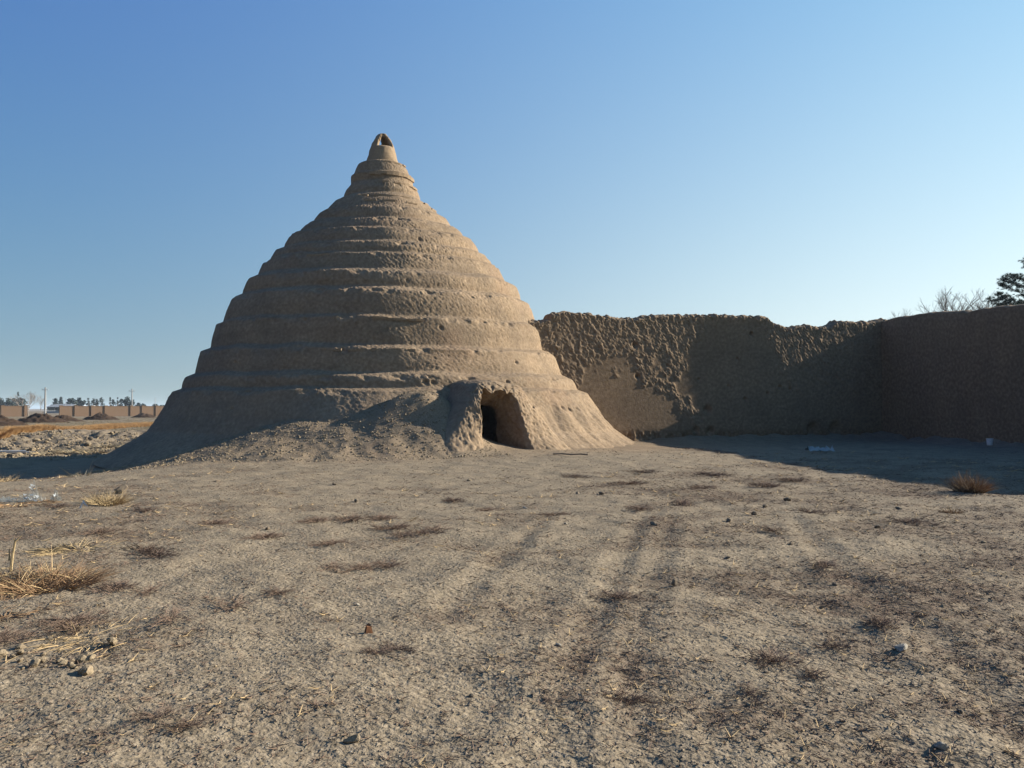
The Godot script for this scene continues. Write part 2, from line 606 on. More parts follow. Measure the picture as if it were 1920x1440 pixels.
func make_finial(house: Node3D, origin: Vector3) -> void:
	# a hollow lantern with an arched opening through it
	var rows := 26
	var cols := 64
	var t := 0.13
	var prof := [Vector2(0.74, 12.60), Vector2(0.70, 12.78), Vector2(0.64, 13.0), Vector2(0.57, 13.25), Vector2(0.5, 13.48), Vector2(0.40, 13.72), Vector2(0.28, 13.92), Vector2(0.14, 14.04), Vector2(0.01, 14.08)]
	var st := begin()
	st.set_smooth_group(0)
	var pt := func(i: int, j: int, inner: bool) -> Vector3:
		var f := float(i) / (rows - 1) * (prof.size() - 1)
		var k := mini(int(f), prof.size() - 2)
		var p: Vector2 = prof[k].lerp(prof[k + 1], f - k)
		var psi := TAU * j / cols
		var r := maxf(p.x - (t if inner else 0.0), 0.004)
		var q := Vector3(sin(psi) * r, p.y - (0.11 if inner else 0.0), cos(psi) * r)
		var n: float = noises.dome_lump.get_noise_3dv(q * 1.6)
		return q + Vector3(sin(psi), 0.3, cos(psi)) * n * 0.03 + Vector3(-0.14, 0, 0)
	var open := func(i: int, j: int) -> bool:
		var f := float(i) / (rows - 1)
		var psi := wrapf(TAU * (j + 0.5) / cols, -PI, PI)
		if f < 0.44 or f > 0.86:
			return false
		var half := 0.62 * sqrt(1.0 - pow((f - 0.44) / 0.43, 2.2))
		var back := 0.5 * (1.0 - pow((f - 0.44) / 0.43, 1.4))
		return absf(psi - 0.5) < half * 1.3 or absf(wrapf(psi - 0.62 - PI, -PI, PI)) < back * 0.9
	for i in rows - 1:
		for j in cols:
			var o: bool = open.call(i, j)
			if o:
				continue
			quad(st, pt.call(i, j, false), pt.call(i + 1, j, false), pt.call(i + 1, j + 1, false), pt.call(i, j + 1, false))
			quad(st, pt.call(i, j, true), pt.call(i, j + 1, true), pt.call(i + 1, j + 1, true), pt.call(i + 1, j, true))
			# the thickness shown at the edges of the openings
			if open.call(i, (j + 1) % cols):
				quad(st, pt.call(i, j + 1, false), pt.call(i + 1, j + 1, false), pt.call(i + 1, j + 1, true), pt.call(i, j + 1, true))
			if open.call(i, (j + cols - 1) % cols):
				quad(st, pt.call(i, j, true), pt.call(i + 1, j, true), pt.call(i + 1, j, false), pt.call(i, j, false))
			if i + 1 < rows - 1 and open.call(i + 1, j):
				quad(st, pt.call(i + 1, j, false), pt.call(i + 1, j, true), pt.call(i + 1, j + 1, true), pt.call(i + 1, j + 1, false))
			if i > 0 and open.call(i - 1, j):
				quad(st, pt.call(i, j, true), pt.call(i, j, false), pt.call(i, j + 1, false), pt.call(i, j + 1, true))
	var o := put("lantern", done(st), mats.brick, house)
	o.set_meta("label", "small hollow peak with an arched opening")

func make_porch(house: Node3D, origin: Vector3) -> void:
	var nt := 190
	var secs := []
	# each ring: (share of the way from the inner arch to the outer one, distance from the axis at the ground, batter)
	var n_in := 46
	for k in n_in:
		secs.append([0.0, lerpf(9.75, 11.72, float(k) / (n_in - 1)), 0.0])
	for k in 4:
		var w := PI / 2 * (k + 1) / 4.0
		secs.append([0.035 + 0.05 * (1.0 - cos(w)), 11.72 + 0.16 * sin(w), 1.0])
	for k in 34:
		var q := (k + 1) / 34.0
		secs.append([0.085 + 0.915 * q, 11.88 - 0.3 * pow(q, 2.0) - 0.5 * pow(q, 12.0), 1.0])
	for k in 40:
		secs.append([1.0 + 0.22 * (k + 1) / 40.0, 11.08 - 4.0 * (k + 1) / 40.0, 1.0])
	var rows := secs.size()
	var pos := PackedVector3Array()
	var col := PackedColorArray()
	for i in rows:
		var q: float = secs[i][0]
		var t: float = secs[i][1]
		var bat: float = secs[i][2]
		for j in nt:
			var th := PI * (-0.06 + 1.12 * j / (nt - 1.0))
			var c := cos(th)
			var s := sin(th)
			var deep := smoothstep(0.0, 1.9, 11.72 - t) if bat == 0.0 else 0.0
			# inner arch, narrower further in
			var bumpy: float = 1.0 + 0.10 * noises.rise.get_noise_2d(th * 2.2, 4.0) + 0.05 * noises.small.get_noise_2d(th, t * 0.3)
			var si := bumpy * (0.86 - 0.16 * deep) * signf(c) * pow(absf(c), 0.62)
			var yi := bumpy * (2.2 - 0.42 * deep) * signf(s) * pow(absf(s), 0.75)
			# outer outline: a broad, flat-topped heap
			var yo := 2.52 * signf(s) * pow(absf(s), 0.62)
			var so := signf(c) * ((3.0 if c > 0.0 else 2.8) - (1.8 if c > 0.0 else 2.25) * clampf(yo / 2.52, -0.2, 1.0)) * smoothstep(0.0, 0.5, absf(c))
			var lat := lerpf(si, so, minf(q, 1.0)) * (1.0 + maxf(q - 1.0, 0.0) * (0.5 if c > 0.0 else -2.6))
			var y := lerpf(yi, yo, minf(q, 1.0)) * (1.0 + maxf(q - 1.0, 0.0) * 0.25)
			var along := t
			if bat > 0.0:
				along += -0.2 * clampf(lat, -2.6, 2.6) - 0.46 * maxf(y, 0.0) + 0.5 * pow(clampf(1.0 - y / 0.9, 0.0, 1.0), 2.0) * minf(q * 2.0, 1.0)
			else:
				along -= (0.46 * maxf(y, 0.0) + 0.2 * lat) * clampf((t - 9.75) / 1.9, 0.0, 1.0)
			var flat := PORCH_OUT * along + PORCH_SIDE * lat
			var p := Vector3(flat.x, y, flat.y)
			var w := p + origin
			var lump: float = noises.dome_lump.get_noise_3dv(w)
			var bit := ragged(noises.dome_bit, w)
			var run: float = noises.runnel.get_noise_2d(lat * 2.2 + y * 0.25, along * 0.8 + y * 0.25)
			var amp := 1.0 if bat > 0.0 else 0.6
			if q > 0.98:
				amp = 0.45
			var d := (lump * 0.03 + bit * 0.036) * amp + run * 0.03 * (amp if bat > 0.0 else 0.0)
			var outw := Vector3(PORCH_OUT.x, 0.35, PORCH_OUT.y) if bat > 0.0 and q < 0.98 else Vector3(PORCH_SIDE.x * c, s, PORCH_SIDE.y * c) * (1.0 if bat > 0.0 else -1.0)
			p += outw * d
			pos.append(p)
			col.append(mud_color(w))
	var o := put("porch", sheet(pos, rows, nt, false, col), mats.dome_mud, house)
	o.set_meta("label", "heaped mud porch with an arched doorway")

func make_dome_bricks(house: Node3D, origin: Vector3) -> void:
	# bricks laid bare along the lips of the terraces: [radius, height, from, to, skip, standing proud]
	var meshes: Array[ArrayMesh] = []
	rng.seed = 71
	for v in 5:
		var st := begin()
		var h := Vector3(0.118 + 0.008 * v, 0.03 + 0.002 * v, 0.07)
		# a worn brick: chamfered ends
		var e := 0.012
		var p: Array[Vector3] = []
		for k in 8:
			p.append(Vector3(h.x * (1 if k & 1 else -1), h.y * (1 if k & 2 else -1), h.z * (1 if k & 4 else -1)) + Vector3(rng.randf_range(-e, e), rng.randf_range(-e, e) * 0.5, rng.randf_range(-e, e)))
		quad(st, p[0], p[2], p[3], p[1]); quad(st, p[4], p[5], p[7], p[6]); quad(st, p[0], p[4], p[6], p[2])
		quad(st, p[1], p[3], p[7], p[5]); quad(st, p[2], p[6], p[7], p[3]); quad(st, p[0], p[1], p[5], p[4])
		meshes.append(done(st))
	var courses := [
		[1.43, 11.87, -0.15, 1.55, 0.05, 0.02, 2.2],
		[1.60, 11.40, 0.25, 1.5, 0.35, 0.01, 1.3],
		[2.20, 10.64, -0.30, 1.3, 0.25, 0.02, 1.0],
		[2.48, 10.40, -0.1, 1.4, 0.35, 0.02, 1.0],
		[1.12, 12.50, 0.15, 1.4, 0.3, 0.0, 1.0],
		[5.30, 7.72, -0.42, -0.25, 0.3, 0.01, 1.2],
		[7.20, 5.02, 0.12, 0.34, 0.45, 0.01, 1.2],
		[7.75, 3.82, -0.12, 0.62, 0.5, 0.01, 1.3],
	]
	for c in courses:
		var psi: float = c[2]
		while psi < c[3]:
			if rng.randf() > c[4]:
				var p := dome_point(psi, c[0] + c[5] - 0.085, c[1], 0.3) - origin
				var o := put("brick", meshes[rng.randi() % 5], mats.brick, house)
				o.position = p
				o.basis = Basis(Vector3.UP, psi + rng.randf_range(-0.05, 0.05)) * Basis(Vector3.RIGHT, rng.randf_range(-0.05, 0.08)) * Basis().scaled(Vector3(1, c[6], 1))
			psi += 0.262 / c[0]


# ---------------------------------------------------------------- the shade walls

func path_at(pts: Array, u: float) -> Array:
	# point and direction at distance u along a line of points
	for k in pts.size() - 1:
		var a: Vector2 = pts[k]
		var b: Vector2 = pts[k + 1]
		var d := a.distance_to(b)
		if u <= d or k == pts.size() - 2:
			return [a + (b - a) * (u / d), (b - a) / d]
		u -= d
	return []

func height_at(tops: Array, v: float) -> float:
	for k in tops.size() - 1:
		if v <= tops[k + 1][0]:
			var t: float = clampf((v - tops[k][0]) / (tops[k + 1][0] - tops[k][0]), 0.0, 1.0)
			return lerpf(tops[k][1], tops[k + 1][1], t)
	return tops[-1][1]

# dents: [u, height, radius, depth]
func mud_wall(called: String, label: String, pts: Array, us: PackedFloat32Array, top: Callable, worn: Callable, dents: Array, sd: float, flip: bool) -> void:
	var nf := 140
	var cols := us.size()
	var secs := []
	for k in nf:
		secs.append([0, float(k) / (nf - 1)])
	for k in 7:
		secs.append([1, (k + 1) / 8.0])
	for k in 12:
		secs.append([2, 1.0 - k / 11.0])
	var rows := secs.size()
	var pos := PackedVector3Array()
	var col := PackedColorArray()
	pos.resize(rows * cols)
	col.resize(rows * cols)
	var origin := Vector3(pts[0].x, 0, pts[0].y)
	for j in cols:
		# the line is rounded a little by averaging
		var a := path_at(pts, us[j])
		var b := path_at(pts, maxf(us[j] - 1.2, 0.0))
		var c := path_at(pts, us[j] + 1.2)
		var c0: Vector2 = (a[0] * 2.0 + b[0] + c[0]) / 4.0
		if us[j] < 1.3:
			c0 = a[0]
		var dir: Vector2 = ((a[1] + b[1] + c[1]) / 3.0).normalized()
		var side := Vector2(-dir.y, dir.x) * (-1.0 if flip else 1.0)
		var h: float = top.call(c0, us[j])
		var nub: float = noises.wall_lump.get_noise_2d(us[j] * 0.55 + sd, 3.0)
		for i in rows:
			var kind: int = secs[i][0]
			var v: float = secs[i][1]
			var y := -0.4 + (h + 0.4) * v
			var thick := lerpf(0.50, 0.38, v)
			var out := thick
			if kind == 1:
				y = h + 0.10 * sin(PI * v)
				out = lerpf(0.38, -0.38, v)
			elif kind == 2:
				out = -thick
			var q := Vector3(c0.x + side.x * out, y, c0.y + side.y * out)
			var s := q + Vector3(sd, 0, 0)
			var wave: float = noises.wall_wave.get_noise_3dv(s)
			var lump: float = noises.wall_lump.get_noise_3d(s.x + s.y * 0.25, s.y * 0.55, s.z)
			var bit := ragged(noises.dome_bit, Vector3(s.x + s.y * 0.3, s.y * 0.75, s.z) * 1.6)
			var w: float = worn.call(us[j], y, h, s)
			var d := wave * 0.008 + (lump * 0.028 + bit * 0.032 + 0.012) * w + lump * 0.0016
			if kind == 0:
				d -= 0.16 * exp(-pow((y - 0.22) / 0.22, 2.0)) * (0.6 + 0.8 * lump)
				for t in dents:
					var e: float = Vector2(us[j] - t[0], y - t[1]).length() / t[2]
					if e < 2.0:
						d -= t[3] * exp(-e * e * e)
				var edge := clampf((v - 0.93) / 0.07, 0.0, 1.0)
				q.y += (lump * 0.10 + nub * 0.09) * edge * minf(w, 1.0)
			elif kind == 1:
				q.y += (lump * 0.10 + nub * 0.09) * minf(w, 1.0)
				d *= 0.3
			q += Vector3(side.x, 0, side.y) * d * (1.0 if kind == 0 else (0.3 if kind == 1 else -0.5))
			pos[i * cols + j] = q - origin
			col[i * cols + j] = wall_color(s, w)
	var t := thing(called, label, "wall", origin)
	put("wall_body", sheet(pos, rows, cols, flip, col), mats.wall_mud, t)

func wall_color(p: Vector3, worn: float) -> Color:
	var v: float = noises.stain.get_noise_3dv(p)
	var w: float = noises.stain2.get_noise_3dv(p * 1.4)
	var c := Color(0.311, 0.218, 0.133).lerp(Color(0.250, 0.178, 0.113), clampf(0.5 + v * 0.8, 0.0, 1.0))
	return c.lerp(Color(0.348, 0.251, 0.158), clampf(worn * 0.4 + w * 0.3, 0.0, 0.6))

func make_walls() -> void:
	var tops := [[1.18, 5.23], [1.46, 5.33], [1.55, 5.55], [1.95, 5.64], [3.28, 5.68], [3.73, 5.58], [4.92, 5.56], [5.44, 5.56], [6.09, 5.72], [7.16, 5.79], [8.52, 5.86], [9.36, 5.9], [10.21, 5.89], [11.95, 5.91], [12.18, 5.87], [12.54, 5.57], [12.98, 5.51], [13.21, 5.33], [13.57, 5.45], [14.31, 5.55], [15.52, 5.51], [15.89, 5.74], [16.14, 5.82], [17.38, 5.87], [18.01, 5.89], [18.64, 6.02], [20.0, 6.03]]
	var back := [Vector2(-0.6, -33.15), Vector2(1.2, -33.95), Vector2(5.8, -35.9), Vector2(8.6, -37.06), Vector2(12.4, -38.15), Vector2(16.0, -39.5), Vector2(19.9, -40.95)]
	var us := PackedFloat32Array()
	var u := 0.0
	while u < 21.8:
		us.append(u)
		u += 0.042
	# above this line the plaster has weathered away: x, height
	var bare := [[0.0, 1.8], [2.3, 2.2], [3.6, 3.7], [5.3, 3.5], [6.9, 3.1], [7.6, 2.9], [8.4, 4.6], [9.3, 5.45], [11.8, 5.4], [12.7, 4.1], [13.2, 3.4], [14.5, 2.8], [20.0, 2.6]]
	var worn := func(_u: float, y: float, h: float, s: Vector3) -> float:
		var m: float = noises.wall_worn.get_noise_3dv(s * 2.0)
		var m2: float = noises.wall_worn2.get_noise_3dv(s * 1.6)
		var line := height_at(bare, s.x - 200.0)
		var streak := 0.34 - absf((s.x - 200.0 - 5.9) * 0.68 + (y - 3.4) * 0.73) if y < 3.6 and s.x < 209.0 else -1.0
		var a := maxf(minf(y - line, 0.9), streak * 1.6) + m * 0.9 + m2 * 0.75
		return clampf(smoothstep(-0.3, 0.5, a) * (0.85 + 0.6 * m2) + 0.7 * smoothstep(h - 0.35, h, y), 0.0, 1.2)
	var dents := [[10.35, 1.5, 0.17, 0.22], [6.5, 4.4, 0.12, 0.2], [6.6, 3.0, 0.10, 0.18], [12.8, 5.1, 0.09, 0.15], [10.5, 0.52, 0.16, 0.2], [9.7, 0.55, 0.14, 0.2], [11.5, 2.6, 0.07, 0.1], [12.4, 2.0, 0.08, 0.12], [13.6, 2.3, 0.07, 0.12], [14.3, 2.6, 0.08, 0.14], [14.9, 2.5, 0.07, 0.12], [9.9, 2.9, 0.06, 0.1], [8.2, 3.5, 0.06, 0.1], [16.2, 0.55, 0.28, 0.3], [17.6, 0.55, 0.3, 0.3], [12.0, 3.9, 0.06, 0.1]]
	mud_wall("shade_wall", "long eroded mud wall with crumbling top running from the ice house", back, us, func(c: Vector2, _u: float) -> float: return height_at(tops, c.x), worn, dents, 200.0, false)
	# the wall that comes forward from the corner and shades it
	var fwd := [Vector2(19.05, -41.6), Vector2(20.3, -31.0), Vector2(24.6, 3.0)]
	var tops2 := [[0.0, 6.02], [1.2, 6.03], [3.3, 5.94], [4.9, 5.88], [7.0, 5.76], [9.0, 5.68], [10.7, 5.63], [14.0, 5.6], [20.0, 5.7], [30.0, 5.55], [46.0, 5.5]]
	us = PackedFloat32Array()
	u = 0.0
	while u < 44.8:
		us.append(u)
		u += 0.06 if u < 13.0 else 0.3
	var worn2 := func(_u: float, y: float, h: float, s: Vector3) -> float:
		var m: float = noises.wall_worn.get_noise_3dv(s)
		return clampf(0.6 * smoothstep(h - 0.35, h, y) + m * 0.5 - 0.25, 0.04, 0.8)
	var dents2 := [[1.0, 3.5, 0.24, 0.25], [9.7, 5.0, 0.10, 0.2], [9.5, 4.6, 0.06, 0.15], [8.6, 3.9, 0.05, 0.1], [10.0, 1.0, 0.08, 0.15], [4.0, 3.2, 0.06, 0.1]]
	mud_wall("shade_wall", "tall smooth dark mud wall coming forward from the corner, in full shade", fwd, us, func(_c: Vector2, uu: float) -> float: return height_at(tops2, uu) + 0.10 * noises.swell.get_noise_2d(uu * 6.0, 5.0) + 0.06 * noises.rise.get_noise_2d(uu, 8.0), worn2, dents2, 400.0, true)


# ---------------------------------------------------------------- plants

func tuft(called: String, label: String, at: Vector3, m: Material, n: int, tall: float, spread: float, width: float, sd: int, group := "", upright := 0.8) -> Node3D:
	rng.seed = sd
	var st := begin()
	var stems := begin()
	for k in n:
		var a := rng.randf() * TAU
		var r := sqrt(rng.randf()) * spread * 0.7
		var foot := Vector3(cos(a) * r, -0.01, sin(a) * r)
		var b := a if rng.randf() < 0.55 else rng.randf() * TAU
		var lean := Vector3(cos(b) * spread, tall * upright, sin(b) * spread) * rng.randf_range(0.4, 1.0) + Vector3(rng.randf_range(-1, 1), rng.randf_range(-0.2, 0.4), rng.randf_range(-1, 1)) * tall * 0.7
		var l := tall * rng.randf_range(0.45, 1.1)
		if k % 9 == 0:
			blade(stems, foot, lean, l * 1.1, width * 1.6, 0.12)
		else:
			blade(st, foot, lean, l, width, rng.randf_range(0.0, 0.55) * (1.1 - upright))
	var t := thing(called, label, "dry shrub", at, 0.0, group)
	put("leaves", done(st), m, t)
	put("stems", done(stems), mats.straw, t)
	return t

func weed_mat_mesh(sd: int, reach: float, arms: int) -> ArrayMesh:
	rng.seed = sd
	var st := begin()
	for k in arms:
		var a := rng.randf() * TAU
		var p := Vector3(rng.randf_range(-0.1, 0.1) * reach, 0.004, rng.randf_range(-0.1, 0.1) * reach)
		var l := reach * rng.randf_range(0.4, 1.0)
		var seg := 5
		for s in seg:
			a += rng.randf_range(-0.45, 0.45)
			var q := p + Vector3(cos(a), 0, sin(a)) * l / seg
			q.y = maxf(0.003, rng.randf_range(0.0, 0.065) * (1.0 - 0.5 * s / seg))
			limb(st, p, q, 0.003, 0.0022, 3)
			for b in 3:
				var w := a + rng.randf_range(-1.4, 1.4)
				var e := p.lerp(q, rng.randf())
				limb(st, e, e + Vector3(cos(w) * 0.06, rng.randf_range(0.0, 0.05), sin(w) * 0.06) * rng.randf_range(0.5, 1.5), 0.0021, 0.001, 3)
			p = q
	return done(st)

func branch_tree(st: SurfaceTool, p: Vector3, d: Vector3, l: float, r: float, depth: int, spread: float, tips: Array) -> void:
	var q := p
	var seg := 3
	for s in seg:
		var e := q + d * l / seg
		limb(st, q, e, r * (1.0 - 0.3 * s / seg), r * (1.0 - 0.3 * (s + 1) / seg), 5 if depth > 3 else 3)
		q = e
		d = (d + Vector3(rng.randf_range(-1, 1), rng.randf_range(-0.5, 0.9), rng.randf_range(-1, 1)) * 0.16).normalized()
		if depth > 0 and s > 0:
			var side := (d + Vector3(rng.randf_range(-1, 1), rng.randf_range(-0.2, 0.7), rng.randf_range(-1, 1)) * spread).normalized()
			branch_tree(st, q, side, l * rng.randf_range(0.55, 0.75), r * 0.6, depth - 1, spread, tips)
	if depth > 0:
		var side := (d + Vector3(rng.randf_range(-1, 1), rng.randf_range(-0.1, 0.6), rng.randf_range(-1, 1)) * spread * 0.7).normalized()
		branch_tree(st, q, side, l * rng.randf_range(0.6, 0.8), r * 0.66, depth - 1, spread, tips)
	else:
		tips.append(q)

func bare_tree(label: String, at: Vector3, tall: float, stems: int, depth: int, sd: int, m: Material, spread := 0.75, lean_out := 0.45) -> Node3D:
	rng.seed = sd
	var trunk := begin()
	var crown := begin()
	var tips := []
	for k in stems:
		var a := TAU * k / stems + rng.randf() * 0.8
		var lean := Vector3(cos(a) * lean_out, 1.0, sin(a) * lean_out).normalized() if stems > 1 else Vector3(0.05, 1, 0).normalized()
		var foot := Vector3(cos(a), 0, sin(a)) * (0.25 if stems > 1 else 0.0)
		var fork := foot + lean * tall * 0.33
		limb(trunk, foot + Vector3(0, -0.2, 0), fork, tall * 0.02, tall * 0.014, 7)
		for b in 3:
			var d := (lean + Vector3(rng.randf_range(-1, 1), 0.1, rng.randf_range(-1, 1)) * spread * 0.8).normalized()
			branch_tree(crown, fork, d, tall * 0.27, tall * 0.009, depth, spread, tips)
	var t := thing("bare_tree", label, "tree", at)
	put("trunk", done(trunk), m, t)
	put("crown", done(crown), m, t)
	return t

func needle_tuft(st: SurfaceTool, p: Vector3, r: float, n: int) -> void:
	for k in n:
		var d := Vector3(rng.randf_range(-1, 1), rng.randf_range(-0.5, 1), rng.randf_range(-1, 1)).normalized()
		var s := d.cross(Vector3(rng.randf_range(-1, 1), rng.randf_range(-1, 1), rng.randf_range(-1, 1))).normalized() * r * 0.045
		tri(st, p - s, p + s, p + d * r * rng.randf_range(0.7, 1.0))

func make_pine() -> void:
	rng.seed = 5
	var t := thing("pine_tree", "dark pine tree rising behind the tall smooth mud wall", "tree", gp(34.6, -50.5))
	var trunk := begin()
	var crown := begin()
	var limbs := begin()
	var p := Vector3(0, -0.3, 0)
	var path: Array[Vector3] = []
	for k in 9:
		path.append(p)
		p += Vector3(rng.randf_range(-0.18, 0.1), 1.55, rng.randf_range(-0.15, 0.15))
	for k in path.size() - 1:
		limb(trunk, path[k], path[k + 1], 0.26 - k * 0.027, 0.26 - (k + 1) * 0.027, 9)
	# boughs: [height, azimuth in degrees (180 is towards the west), length]
	var boughs := [[6.6, 178, 3.4], [7.0, 196, 4.1], [7.7, 168, 4.3], [8.4, 188, 3.6], [8.9, 205, 3.3], [9.3, 172, 3.5], [10.0, 185, 2.9], [10.6, 198, 2.2], [11.2, 170, 1.7], [7.4, 20, 3.6], [8.6, -30, 3.3], [9.6, 60, 2.6], [7.2, 100, 3.2], [8.8, -90, 3.0], [10.4, 10, 2.0], [11.6, 120, 1.2], [8.1, 240, 3.0], [9.9, 280, 2.2], [7.6, 140, 3.2], [12.0, 200, 1.1]]
	for b in boughs:
		var a := deg_to_rad(b[1])
		var k := clampi(int((b[0] + 0.3) / 1.55), 0, 7)
		var q := path[k].lerp(path[k + 1], clampf((b[0] + 0.3) / 1.55 - k, 0.0, 1.0))
		var d := Vector3(cos(a), 0.12, sin(a)).normalized()
		var l: float = b[2]
		var n := 7
		for s in n:
			var e := q + d * l / n
			limb(limbs, q, e, 0.055 * (1.0 - s / 9.0), 0.055 * (1.0 - (s + 1) / 9.0), 5)
			q = e
			d = (d + Vector3(rng.randf_range(-0.2, 0.2), rng.randf_range(0.0, 0.14), rng.randf_range(-0.2, 0.2))).normalized()
			if s >= 2:
				for c in 3 + s:
					var w := a + rng.randf_range(-1.3, 1.3)
					var tl := rng.randf_range(0.3, 0.95) * (1.25 - s * 0.09)
					var f := q + Vector3(cos(w), rng.randf_range(-0.1, 0.75), sin(w)) * tl
					limb(limbs, q, f, 0.014, 0.006, 3)
					for g in 4:
						needle_tuft(crown, q.lerp(f, 0.45 + g * 0.19) + Vector3(rng.randf_range(-0.1, 0.1), rng.randf_range(-0.05, 0.12), rng.randf_range(-0.1, 0.1)), 0.19, 30)
	t.scale = Vector3.ONE * 0.90
	put("trunk", done(trunk), mats.bark, t)
	put("boughs", done(limbs), mats.bark, t)
	put("crown", done(crown), mats.needle, t)

func leafy_tree(label: String, at: Vector3, tall: float, wide: float, kind: int, sd: int, m: Material) -> void:
	rng.seed = sd
	var t := thing("far_tree", label, "tree", at, 0.0, "trees on the horizon")
	var trunk := begin()
	limb(trunk, Vector3(0, -0.2, 0), Vector3(0, tall * 0.6, 0), tall * 0.035, tall * 0.015, 6)
	for k in 4:
		var a := k * 1.7 + sd
		limb(trunk, Vector3(0, tall * (0.25 + k * 0.08), 0), Vector3(cos(a) * wide * 0.3, tall * (0.5 + k * 0.08), sin(a) * wide * 0.3), tall * 0.012, tall * 0.006, 4)
	var crown := begin()
	for c in 34:
		var v := rng.randf_range(0.12, 1.0)
		var env := sin(PI * clampf(v * 0.93 + 0.05, 0.0, 1.0)) if kind == 0 else 1.08 - v
		var a := rng.randf() * TAU
		var rr := wide * 0.5 * env * sqrt(rng.randf())
		var mid := Vector3(cos(a) * rr, tall * v * 0.95, sin(a) * rr)
		var size := wide * (0.13 if kind == 0 else 0.11) * rng.randf_range(0.7, 1.3)
		for l in 22:
			var d := Vector3(rng.randf_range(-1, 1), rng.randf_range(-1, 1), rng.randf_range(-1, 1))
			var p := mid + d * size
			var e := Vector3(rng.randf_range(-1, 1), rng.randf_range(-1, 1), rng.randf_range(-1, 1)).normalized() * size * 0.55
			var f := e.cross(Vector3(rng.randf_range(-1, 1), rng.randf_range(-1, 1), rng.randf_range(-1, 1))).normalized() * size * 0.4
			quad(crown, p - e, p - f, p + e, p + f)
	put("trunk", done(trunk), mats.bark, t)
	put("crown", done(crown), m, t)


# ---------------------------------------------------------------- the distance

func heap(label: String, at: Vector3, long: float, deep: float, tall: float, turn: float, sd: float) -> void:
	var rows := 26
	var cols := 54
	var pos := PackedVector3Array()
	for i in rows:
		for j in cols:
			var u := -1.0 + 2.0 * j / (cols - 1.0)
			var v := -1.0 + 2.0 * i / (rows - 1.0)
			var d := sqrt(u * u + v * v)
			var n: float = noises.lump.get_noise_2d(u * long * 0.9 + sd, v * deep * 0.9)
			var n2: float = noises.lump.get_noise_2d(u * long * 4.0 + sd, v * deep * 4.0)
			var y := tall * pow(clampf(1.08 - d, 0.0, 1.0), 0.8) * (1.0 + 0.35 * n) + 0.06 * n2 * clampf(1.2 - d, 0.0, 1.0)
			pos.append(Vector3(u * long * 0.5, y - 0.10, v * deep * 0.5))
	var t := thing("earth_heap", label, "heap", at, turn, "dark earth heaps in the far field")
	put("heap", sheet(pos, rows, cols), mats.dark_earth, t)

func make_far_wall() -> void:
	# panels between piers, running away to the north-east
	var a := Vector2(-101.0, -140.0)
	var b := Vector2(-66.0, -168.0)
	var t := thing("boundary_wall", "long low brown brick boundary wall with piers across the plain", "wall", Vector3(a.x, 0, a.y))
	var d := (b - a).normalized()
	var basis := Basis(Vector3.UP, atan2(-d.y, d.x))
	var face := Vector3(-d.y, 0, d.x)
	# bearings of the piers as x / depth
	var piers := [-0.668, -0.646, -0.6165, -0.572, -0.553, -0.532, -0.515, -0.4825, -0.468, -0.4505, -0.436, -0.42]
	var us: Array[float] = []
	for k in piers:
		# on the line a + d*u: x = k * depth
		us.append((k * -a.y - a.x) / (d.x + k * d.y))
	us.sort()
	for i in us.size():
		var u: float = us[i]
		var st := begin()
		box(st, Vector3(0, 0.98, 0), Vector3(0.26, 1.12, 0.30))
		box(st, Vector3(0, 2.12, 0), Vector3(0.30, 0.04, 0.34))
		var pier := put("pier", done(st), mats.far_brick, t)
		pier.position = Vector3(d.x * u, 0, d.y * u)
		pier.basis = basis
		if i == us.size() - 1:
			break
		if i == 2:
			continue   # the open gateway
		var w: float = us[i + 1]
		var mid := (u + w) * 0.5
		st = begin()
		box(st, Vector3(0, 0.9, 0), Vector3((w - u) * 0.5 - 0.27, 1.08, 0.15))
		box(st, Vector3(0, 2.02, 0), Vector3((w - u) * 0.5 - 0.29, 0.04, 0.19))
		var panel := put("panel", done(st), mats.far_brick, t)
		panel.position = Vector3(d.x * mid, 0, d.y * mid)
		panel.basis = basis
	var st := begin()
	var g0 := Vector3(d.x * us[2], 1.1, d.y * us[2])
	var g1 := Vector3(d.x * us[3], 1.1, d.y * us[3])
	limb(st, g0, g1, 0.06, 0.06, 6)
	put("gate_bar", done(st), mats.steel, t)

func pole(label: String, at: Vector3, tall: float, arms: int, m: Material, thick := 0.16) -> void:
	var t := thing("utility_pole", label, "pole", at)
	var st := begin()
	limb(st, Vector3(0, -0.3, 0), Vector3(0, tall, 0), thick, thick * 0.62, 8)
	box(st, Vector3(0, tall, 0), Vector3(thick * 0.6, 0.03, thick * 0.6))
	put("mast", done(st), m, t)
	for k in arms:
		st = begin()
		box(st, Vector3(0, tall - 0.55 - k * 0.7, 0.12), Vector3(0.75, 0.06, 0.06))
		put("crossarm", done(st), mats.steel, t)
		for s in [-0.65, 0.0, 0.65]:
			st = begin()
			limb(st, Vector3(s, tall - 0.5 - k * 0.7, 0.12), Vector3(s, tall - 0.28 - k * 0.7, 0.12), 0.05, 0.04, 6)
			put("insulator", done(st), mats.plaster, t)

